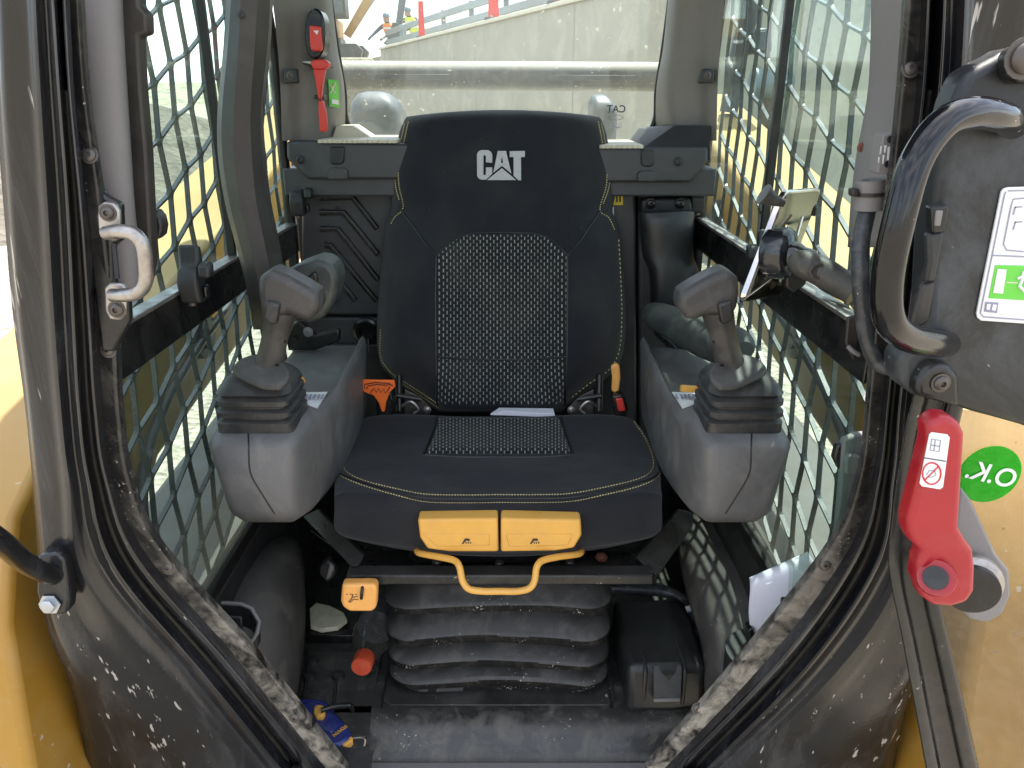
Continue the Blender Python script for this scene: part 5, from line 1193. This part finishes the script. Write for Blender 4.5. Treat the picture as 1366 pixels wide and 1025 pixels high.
prism('bracket_plate', [(124, 238), (140, 262), (160, 272), (162, 320), (150, 330), (152, 380), (170, 390), (172, 428), (152, 470), (135, 470), (118, 330)], .757, .012, 'black_metal', t, .003)
prism('bracket_slot', [(149, 325), (154, 325), (159, 372), (153, 372)], .7555, .002, 'ink', t, 0)

# ---- side trims near the door
t = thing('door_post_trim', 'smooth grey trim strip inside the left door post', 'trim', tuple(P(145, 150, .8)))
patch('trim_face', [[(98, -60, .80), (108, -60, .79), (150, -60, .80), (158, -60, .83)], [(110, 60, .80), (118, 60, .79), (156, 60, .80), (164, 60, .83)], [(120, 190, .80), (128, 190, .79), (165, 190, .80), (172, 190, .83)], [(128, 280, .80), (138, 290, .79), (172, 280, .80), (178, 280, .83)], [(138, 360, .80), (150, 372, .79), (178, 370, .80), (186, 360, .83)], [(150, 400, .80), (155, 402, .79), (172, 402, .80), (182, 395, .83)]], 16, 30, 'grey_trim', t, thick=.004)
t = thing('window_trim', 'dark brown trim strip along the front of the left window', 'trim', tuple(P(180, 150, .85)))
prism('trim_strip', [(150, -60), (184, -60), (185, 8), (195, 18), (196, 45), (184, 48), (188, 120), (195, 200), (200, 300), (203, 345), (196, 380), (186, 400), (178, 395), (172, 250), (162, 60)], .835, .02, 'brown_trim', t, .003)
prism('latch_knob', [(198, 282), (206, 281), (213, 290), (216, 303), (214, 315), (206, 322), (200, 320)], .86, .02, 'dark_plastic', t, .004)
t = thing('door_post_trim', 'smooth grey trim strip inside the right door post, beside the phone', 'trim', tuple(P(1185, 120, .85)))
patch('trim_face', [[(1166, -60, .93), (1172, -60, .90), (1208, -60, .84), (1222, -60, .83)], [(1162, 100, .93), (1168, 100, .90), (1200, 100, .84), (1212, 100, .83)], [(1152, 170, .93), (1158, 170, .90), (1194, 170, .84), (1204, 170, .83)], [(1146, 200, .93), (1152, 200, .90), (1186, 200, .84), (1198, 200, .83)], [(1138, 260, .93), (1144, 260, .90), (1172, 260, .84), (1190, 260, .83)], [(1133, 330, .93), (1140, 330, .90), (1168, 330, .84), (1188, 330, .83)]], 16, 30, 'grey_trim', t, thick=.004)
bolt(P(1150, 197, .90), (-.5, -1, 0), .004, t, 'rusty_bolt', name='screw')
t = thing('corner_trim', 'grey plastic corner trim with clip at the lower right window', 'trim', tuple(P(1140, 640, .86)))
prism('trim_piece', [(1125, 588), (1145, 580), (1172, 578), (1165, 650), (1130, 725), (1112, 745), (1120, 660)], .87, .012, 'grey_trim', t, .003)
prism('trim_clip', [(1128, 612), (1134, 606), (1150, 610), (1148, 636), (1128, 634)], .862, .012, 'grey_trim', t, .003)
prism('black_clip', [(1116, 596), (1126, 590), (1126, 630), (1119, 628), (1112, 612)], .875, .012, 'black_band', t, .003)

# ---- switch strip, hose, clamp
t = thing('switch_strip', 'grey plate with two screws and faded white print beside the black door handle', 'plate', tuple(P(1192, 205, .79)))
prism('plate_body', [(1178, 179), (1211, 175), (1206, 234), (1170, 232)], .775, .02, 'grey_trim', t, .002)
for x, y in ((1188, 186), (1184, 219)): lathe('screw', [(.0035, 0), (.003, .002), (.001, .0005)], 10, 'ink', P(x, y, .7745), (0, -1, 0), t)
for pts in ([(1175, 195), (1177, 195), (1175, 206), (1173.5, 206)], [(1180, 194), (1183, 194), (1181, 204), (1179.5, 204)], [(1178, 207), (1180, 207), (1178.5, 219), (1177, 219)], [(1184.5, 196), (1189.5, 196), (1188, 214), (1183.5, 214)], [(1172, 210), (1173.5, 210), (1173, 217), (1171.5, 217)]):
    prism('faded_print', pts, .7742, .0006, 'white_label', t, 0)
t = thing('hose_clamp', 'grey plastic hose clamp above the dusty black hose', 'clamp', tuple(P(1160, 258, .8)))
tube('clamp_ring', [(1161, 240, .80), (1160, 262, .80), (1158, 280, .80)], .0145, 'grey_trim', t, n=20, smoothpath=False)
tube('clamp_band', [(1160, 256, .80), (1159.5, 261, .80)], .0155, 'brown_trim', t, n=20, smoothpath=False)
prism('clamp_tab', [(1137, 252), (1147, 252), (1147, 263), (1137, 263)], .79, .012, 'brown_trim', t, .002)
t = thing('cable_hose', 'dusty black cable hose curving down behind the black door handle', 'hose', tuple(P(1150, 380, .8)))
tube('hose_body', [(1162, 240, .80), (1158, 275, .80), (1149, 320, .79), (1148, 370, .78), (1152, 420, .775), (1160, 460, .77), (1172, 484, .765), (1190, 490, .76), (1210, 478, .76)], .0088, 'black_hose', t, n=14, steps=60)
tube('hose_tip', [(1166, 224, .80), (1176, 200, .80), (1180, 192, .80)], .003, 'steel', t, n=8)
t = thing('seal_flap', 'torn dark rubber flap under the hose at the right window bar', 'flap', tuple(P(1140, 460, .85)))
prism('flap_sheet', [(1131, 424), (1160, 418), (1168, 470), (1185, 500), (1170, 496), (1138, 480), (1128, 458)], .86, .006, 'brown_trim', t, .002)
tube('flap_edge', [(1131, 462, .855), (1140, 470, .85), (1155, 478, .85), (1172, 494, .85)], .003, 'grey_trim', t, n=8)

# ================================================================== PHONE + HOLDER
A1, B1, C1, D1 = P(1040, 254, .97), P(1089, 250, 1.06), P(1034, 392, 1.03), P(984, 402, .94)
B1 = A1+(C1-D1)*1.0 if False else B1
nrm = (B1-A1).cross(D1-A1).normalized()
if nrm.y > 0: nrm = -nrm
t = thing('phone', 'silver-edged smartphone clamped in the holder, screen turned away', 'phone', tuple((A1+C1)/2))
def rquad(q, r, n=4):
    out = []
    for k in range(4):
        p = q[k]; a = (q[k-1]-p).normalized()*r; b = (q[(k+1) % 4]-p).normalized()*r
        for i in range(n+1):
            s = i/n; out.append((p+a)*(1-s)**2+p*2*s*(1-s)+(p+b)*s*s)
    return out
prism_w('phone_frame', rquad([A1, B1, C1, D1], .012), nrm*.008, 'chrome', t, .0012)
qq = [p+nrm*.0084 for p in (A1, B1, C1, D1)]; cq = sum(qq, Vector())/4
prism_w('phone_back', rquad([p.lerp(cq, .05) for p in qq], .011), nrm*.0006, 'mirror_back', t, 0)
t = thing('phone_holder', 'black phone holder with wing nut and ball arm on the right post', 'phone holder', tuple(P(1100, 370, .95)))
prism('holder_plate', [(1000, 396, .985), (1020, 350, .98), (1040, 310, .98), (1056, 320, .99), (1050, 352, .99), (1036, 386, .99)], .98, .012, 'mirror_back', t, .003)
lathe('holder_disc', [(.030, -.016), (.032, -.012), (.032, .008), (.028, .014), (.015, .018), (.001, .018)], 30, 'black_gloss', P(1041, 338, .955), (.75, -.6, .1), t)
lathe('holder_disc', [(.018, 0), (.018, .012), (.012, .02), (.009, .034)], 24, 'black_gloss', P(1050, 341, .945), (.85, -.45, 0), t)
tube('ball_arm', [(1058, 345, .925), (1072, 352, .915), (1095, 362, .90), (1120, 376, .885), (1142, 390, .87)], [.011, .0165, .0175, .016, .017], 'arm_mount', t, n=18, steps=36)
lathe('arm_bolt', [(.011, 0), (.011, .003), (.008, .004), (.008, .002), (.001, .002)], 6, 'arm_mount', P(1089, 362, .888), (0, -1, .1), t)
tube('wing_nut', [(1018, 259, .93), (1030, 266, .93), (1046, 272, .93)], [.013, .008, .004], 'grip_rubber', t, n=14)
tube('claw_rod', [(1070, 290, 1.0), (1058, 330, .975), (1048, 352, .965), (1020, 378, .955), (988, 402, .935)], .0022, 'chrome', t, n=8)
tube('claw_rod', [(1050, 300, .955), (1044, 330, .955)], .003, 'chrome', t, n=8)
tube('claw_tip', [(1082, 272, 1.05), (1086, 278, 1.05), (1084, 288, 1.05)], .005, 'black_band', t, n=8)
prism('clamp_block', [(1050, 350), (1066, 344), (1078, 360), (1076, 380), (1060, 392), (1048, 384)], .965, .02, 'black_metal', t, .003)
tube('clamp_post', [(1066, 350, .99), (1100, 380, .99), (1140, 400, .93)], .008, 'black_metal', t, n=8)

# ================================================================== OPEN DOOR (right)
dr_ = thing('cab_door', 'open cab door with dusty black upper panel, glass and round OK sticker', 'door', tuple(P(1250, 900, .62)))
prism('upper_panel', [(1274, 135), (1290, 97), (1335, 74), (1348, 66), (1420, 52), (1420, 590), (1366, 570), (1330, 560), (1300, 552), (1262, 540), (1222, 530), (1201, 515), (1198, 480), (1236, 438), (1244, 300), (1262, 180)], .625, .035, 'door_plastic', dr_, .008, 3)
bpl = prism('bolt_mount', [(1342, 75), (1352, 62), (1420, 56), (1420, 110), (1360, 112), (1345, 105)], .612, .014, 'black_metal', dr_, .004, 3)
bolt(P(1366, 78, .611), (0, -1, 0), .011, dr_, 'bolt_steel')
tube('door_handle', [(1352, 166, .62), (1335, 156, .588), (1298, 151, .565), (1258, 166, .55), (1222, 216, .54), (1200, 290, .535), (1184, 370, .535), (1186, 425, .54), (1210, 450, .56), (1245, 458, .59), (1262, 459, .622)], .0110, 'handle_black', dr_, n=22, steps=90)
prism('hinge_cover', [(1236, 492), (1250, 484), (1268, 488), (1280, 502), (1282, 545), (1262, 540), (1224, 530), (1222, 512)], .612, .02, 'black_metal', dr_, .005, 3)
bolt(P(1255, 511, .611), (0, -1, 0), .0062, dr_, 'bolt_steel')
prism('latch_part', [(1243, 276), (1268, 274), (1262, 310), (1244, 312)], .615, .012, 'black_metal', dr_, .002); prism('latch_slot', [(1249, 281), (1259, 281), (1255, 302), (1247, 302)], .6135, .002, 'grey_trim', dr_, .001)
prism('strap_guide', [(1238, 312), (1262, 308), (1250, 376), (1234, 378), (1240, 350)], .618, .01, 'dark_plastic', dr_, .003); prism('strap_guide', [(1232, 380), (1250, 376), (1240, 430), (1214, 448), (1220, 420)], .62, .008, 'brown_trim', dr_, .003)
# lower door frame
nets = []
Le = [(1222, 515), (1206, 580), (1190, 690), (1186, 760), (1205, 860), (1240, 1050)]; Re = [(1288, 530), (1272, 600), (1250, 700), (1253, 790), (1275, 890), (1312, 1050)]
for (lx, ly), (rx, ry) in zip(Le, Re):
    r_ = []
    for f, d in ((0, .035), (0, .004), (.06, 0), (.22, .002), (.30, .008), (.62, .008), (.70, .001), (.92, -.001), (1.0, .006), (1.0, .035)):
        r_.append((lx+(rx-lx)*f, ly+(ry-ly)*f, .63+d))
    nets.append(r_)
patch('lower_frame', nets, 45, 40, 'black_scratched', dr_)
for o in bpy.data.objects:
    if o.name.startswith('lower_frame'): o.data.materials[0] = MAT['dark_plastic'] if False else MAT['black_metal']
prism('door_pane', [(1230, 545), (1420, 560), (1420, 1060), (1295, 1060), (1262, 890), (1242, 780), (1240, 700)], .655, .005, 'door_glass', dr_, 0)
cc = P(1326, 638, .645); rr = 42*(cc.y/ray(1326, 638).y)/FPX
st = lathe('ok_sticker', [(rr, 0), (rr, .0008)], 40, 'green_film', cc+V(0, .008, 0), (0, -1, 0), dr_)
st = lathe('sticker_edge', [(rr*1.0, 0), (rr*1.0, .0004)], 40, 'green_film', cc+V(0, .0075, 0), (0, -1, 0), dr_)
Mx = frame_mat(cc+V(.001, .006, 0), (0, -1, 0)) @ Matrix.Rotation(R(-14), 4, 'Z')
text_mesh('sticker_text', 'O.K.', .026, 'white_label', Mx, dr_, .0002, True)
# escape sign on the panel
sg = thing('escape_sign', 'white and green emergency exit sticker on the open door panel', 'sign', tuple(P(1340, 340, .62)))
prism('sign_sheet', rrect(0, 0, 1, 1, .1) and [(1339, 252), (1345, 250), (1420, 248), (1420, 436), (1366, 432), (1309, 428), (1304, 424), (1303, 418), (1336, 256)], .6225, .002, 'white_label', sg, .0004)
def ln(pts, w_, mat, nm='sign_print'):
    strip(pts, .6218, w_, .0004, nm, mat, sg, 0)
ln([(1342, 256), (1340, 262), (1308, 418), (1312, 423), (1366, 427), (1418, 431)], .0009, 'grey_ink'); ln([(1345, 255), (1418, 253)], .0009, 'grey_ink')
ln([(1325, 341), (1420, 345)], .0009, 'grey_ink')
prism('sign_green', [(1328, 354), (1420, 356), (1420, 404), (1319, 398)], .6219, .0005, 'green_label', sg, 0)
prism('sign_door', [(1331, 359), (1343, 360), (1338, 392), (1325, 391)], .6212, .0005, 'white_label', sg, 0)
ln([(1343, 377), (1358, 377.5)], .0010, 'cream_or_sunlit')
tube_w('running_figure', [P(1366, 362, .6212), P(1364, 372, .6212), P(1360, 382, .6212), P(1368, 390, .6212)], .0014, 'white_label', sg, n=6, smoothpath=False)
tube_w('running_figure', [P(1357, 372, .6212), P(1364, 369, .6212), P(1372, 375, .6212)], .0012, 'white_label', sg, n=6, smoothpath=False)
ln([(1372, 264), (1352, 266), (1349, 276), (1339, 326), (1343, 334), (1366, 336)], .0009, 'grey_ink')
for y in (276, 296): ln([(1364, y), (1354, y+1)], .0009, 'grey_ink'); ln([(1355, y), (1352, y+11)], .0009, 'grey_ink')
prism('book_icon', [(1315, 403), (1332, 404), (1330, 418), (1313, 416)], .6219, .0004, 'grey_ink', sg, 0); prism('book_icon', [(1317, 406), (1322, 406), (1320, 414), (1316, 413)], .6214, .0004, 'white_label', sg, 0); prism('book_icon', [(1325, 406), (1330, 407), (1328, 415), (1323, 414)], .6214, .0004, 'white_label', sg, 0)

# lever arm + red lever
t = thing('door_lever', 'red door release lever with white warning label and steel pivot', 'lever', tuple(P(1265, 770, .6)))
prism('lever_bracket', [(1282, 650), (1296, 668), (1330, 740), (1347, 762), (1349, 795), (1338, 820), (1318, 832), (1296, 828), (1280, 810), (1270, 730)], .618, .008, 'grey_trim', t, .003)
pc = P(1296, 778, .605)
lathe('pivot_disc', [(.026, -.006), (.027, 0), (.027, .004), (.020, .008), (.020, .014), (.001, .014)], 32, 'steel', pc+V(.001, .004, 0), (-.35, -1, 0), t)
lathe('pivot_ring', [(.0235, 0), (.0235, .006), (.015, .008)], 32, 'glass_seal', pc+V(-.004, -.006, 0), (-.35, -1, 0), t)
lv = prism('lever_blade', [(1238, 590), (1238, 572), (1244, 561), (1256, 556), (1270, 557), (1282, 565), (1289, 580), (1288, 600), (1284, 660), (1281, 706), (1290, 722), (1300, 735), (1303, 760), (1302, 790), (1292, 806), (1270, 812), (1246, 810), (1230, 798), (1223, 775), (1226, 750), (1232, 738), (1216, 724), (1211, 712), (1211, 695)], .568, .022, 'red_plastic', t, .006, 4)
tube('hub_ring', [(1249, 771, .570), (1249, 771, .560)], [.0165, .0150], 'red_plastic', lv, n=28, smoothpath=False)
tube('hub_plug', [(1248, 771, .564), (1248, 771, .557)], [.0105, .0098], 'black_band', lv, n=24, smoothpath=False)
prism('warning_label', [(1240, 580), (1243, 577), (1264, 580), (1267, 584), (1258, 650), (1254, 653), (1230, 649), (1227, 645)], .5672, .0008, 'white_label', lv, 0)
def ll(pts, w_, mat, Y=.5664): strip(pts, Y, w_, .0005, 'label_print', mat, lv, 0)
ll([(1232, 611), (1262, 616)], .0006, 'ink')
ring = [(1243+12.3*math.cos(R(a)), 632+14.5*math.sin(R(a))) for a in range(0, 361, 18)]; tube_w('label_print', [P(x, y, .5668) for x, y in ring], .0007, 'red_ink', lv, n=4, smoothpath=False)
ll([(1234, 641), (1252, 623)], .0009, 'red_ink')
ll([(1236, 634), (1240, 628), (1247, 628), (1249, 634), (1243, 637), (1237, 637)], .0006, 'grey_ink', .5667)
for pts in ([(1243, 586), (1255, 588), (1253, 603), (1241, 601), (1243, 586)], [(1242, 594), (1254, 596)], [(1248, 587), (1246, 602)]): ll(pts, .0007, 'grey_ink', .5667)

# work light and exhaust behind right window
t = thing('work_light', 'black work light on a mast behind the right window', 'work light', tuple(P(1016, 60, 2.6)))
prism('lamp_body', [(1006, 38), (1030, 37), (1031, 70), (1008, 72)], 2.6, .12, 'dark_paint', t, .01)
tube('lamp_mast', [(1003, -40, 2.7), (998, 20, 2.7), (985, 75, 2.7), (972, 150, 2.7)], .03, 'dark_paint', t, n=12)
prism('lamp_lens', [(1010, 42), (1027, 41), (1028, 66), (1011, 68)], 2.595, .006, 'hood_grey', t, .002)

bpy.context.view_layer.update()
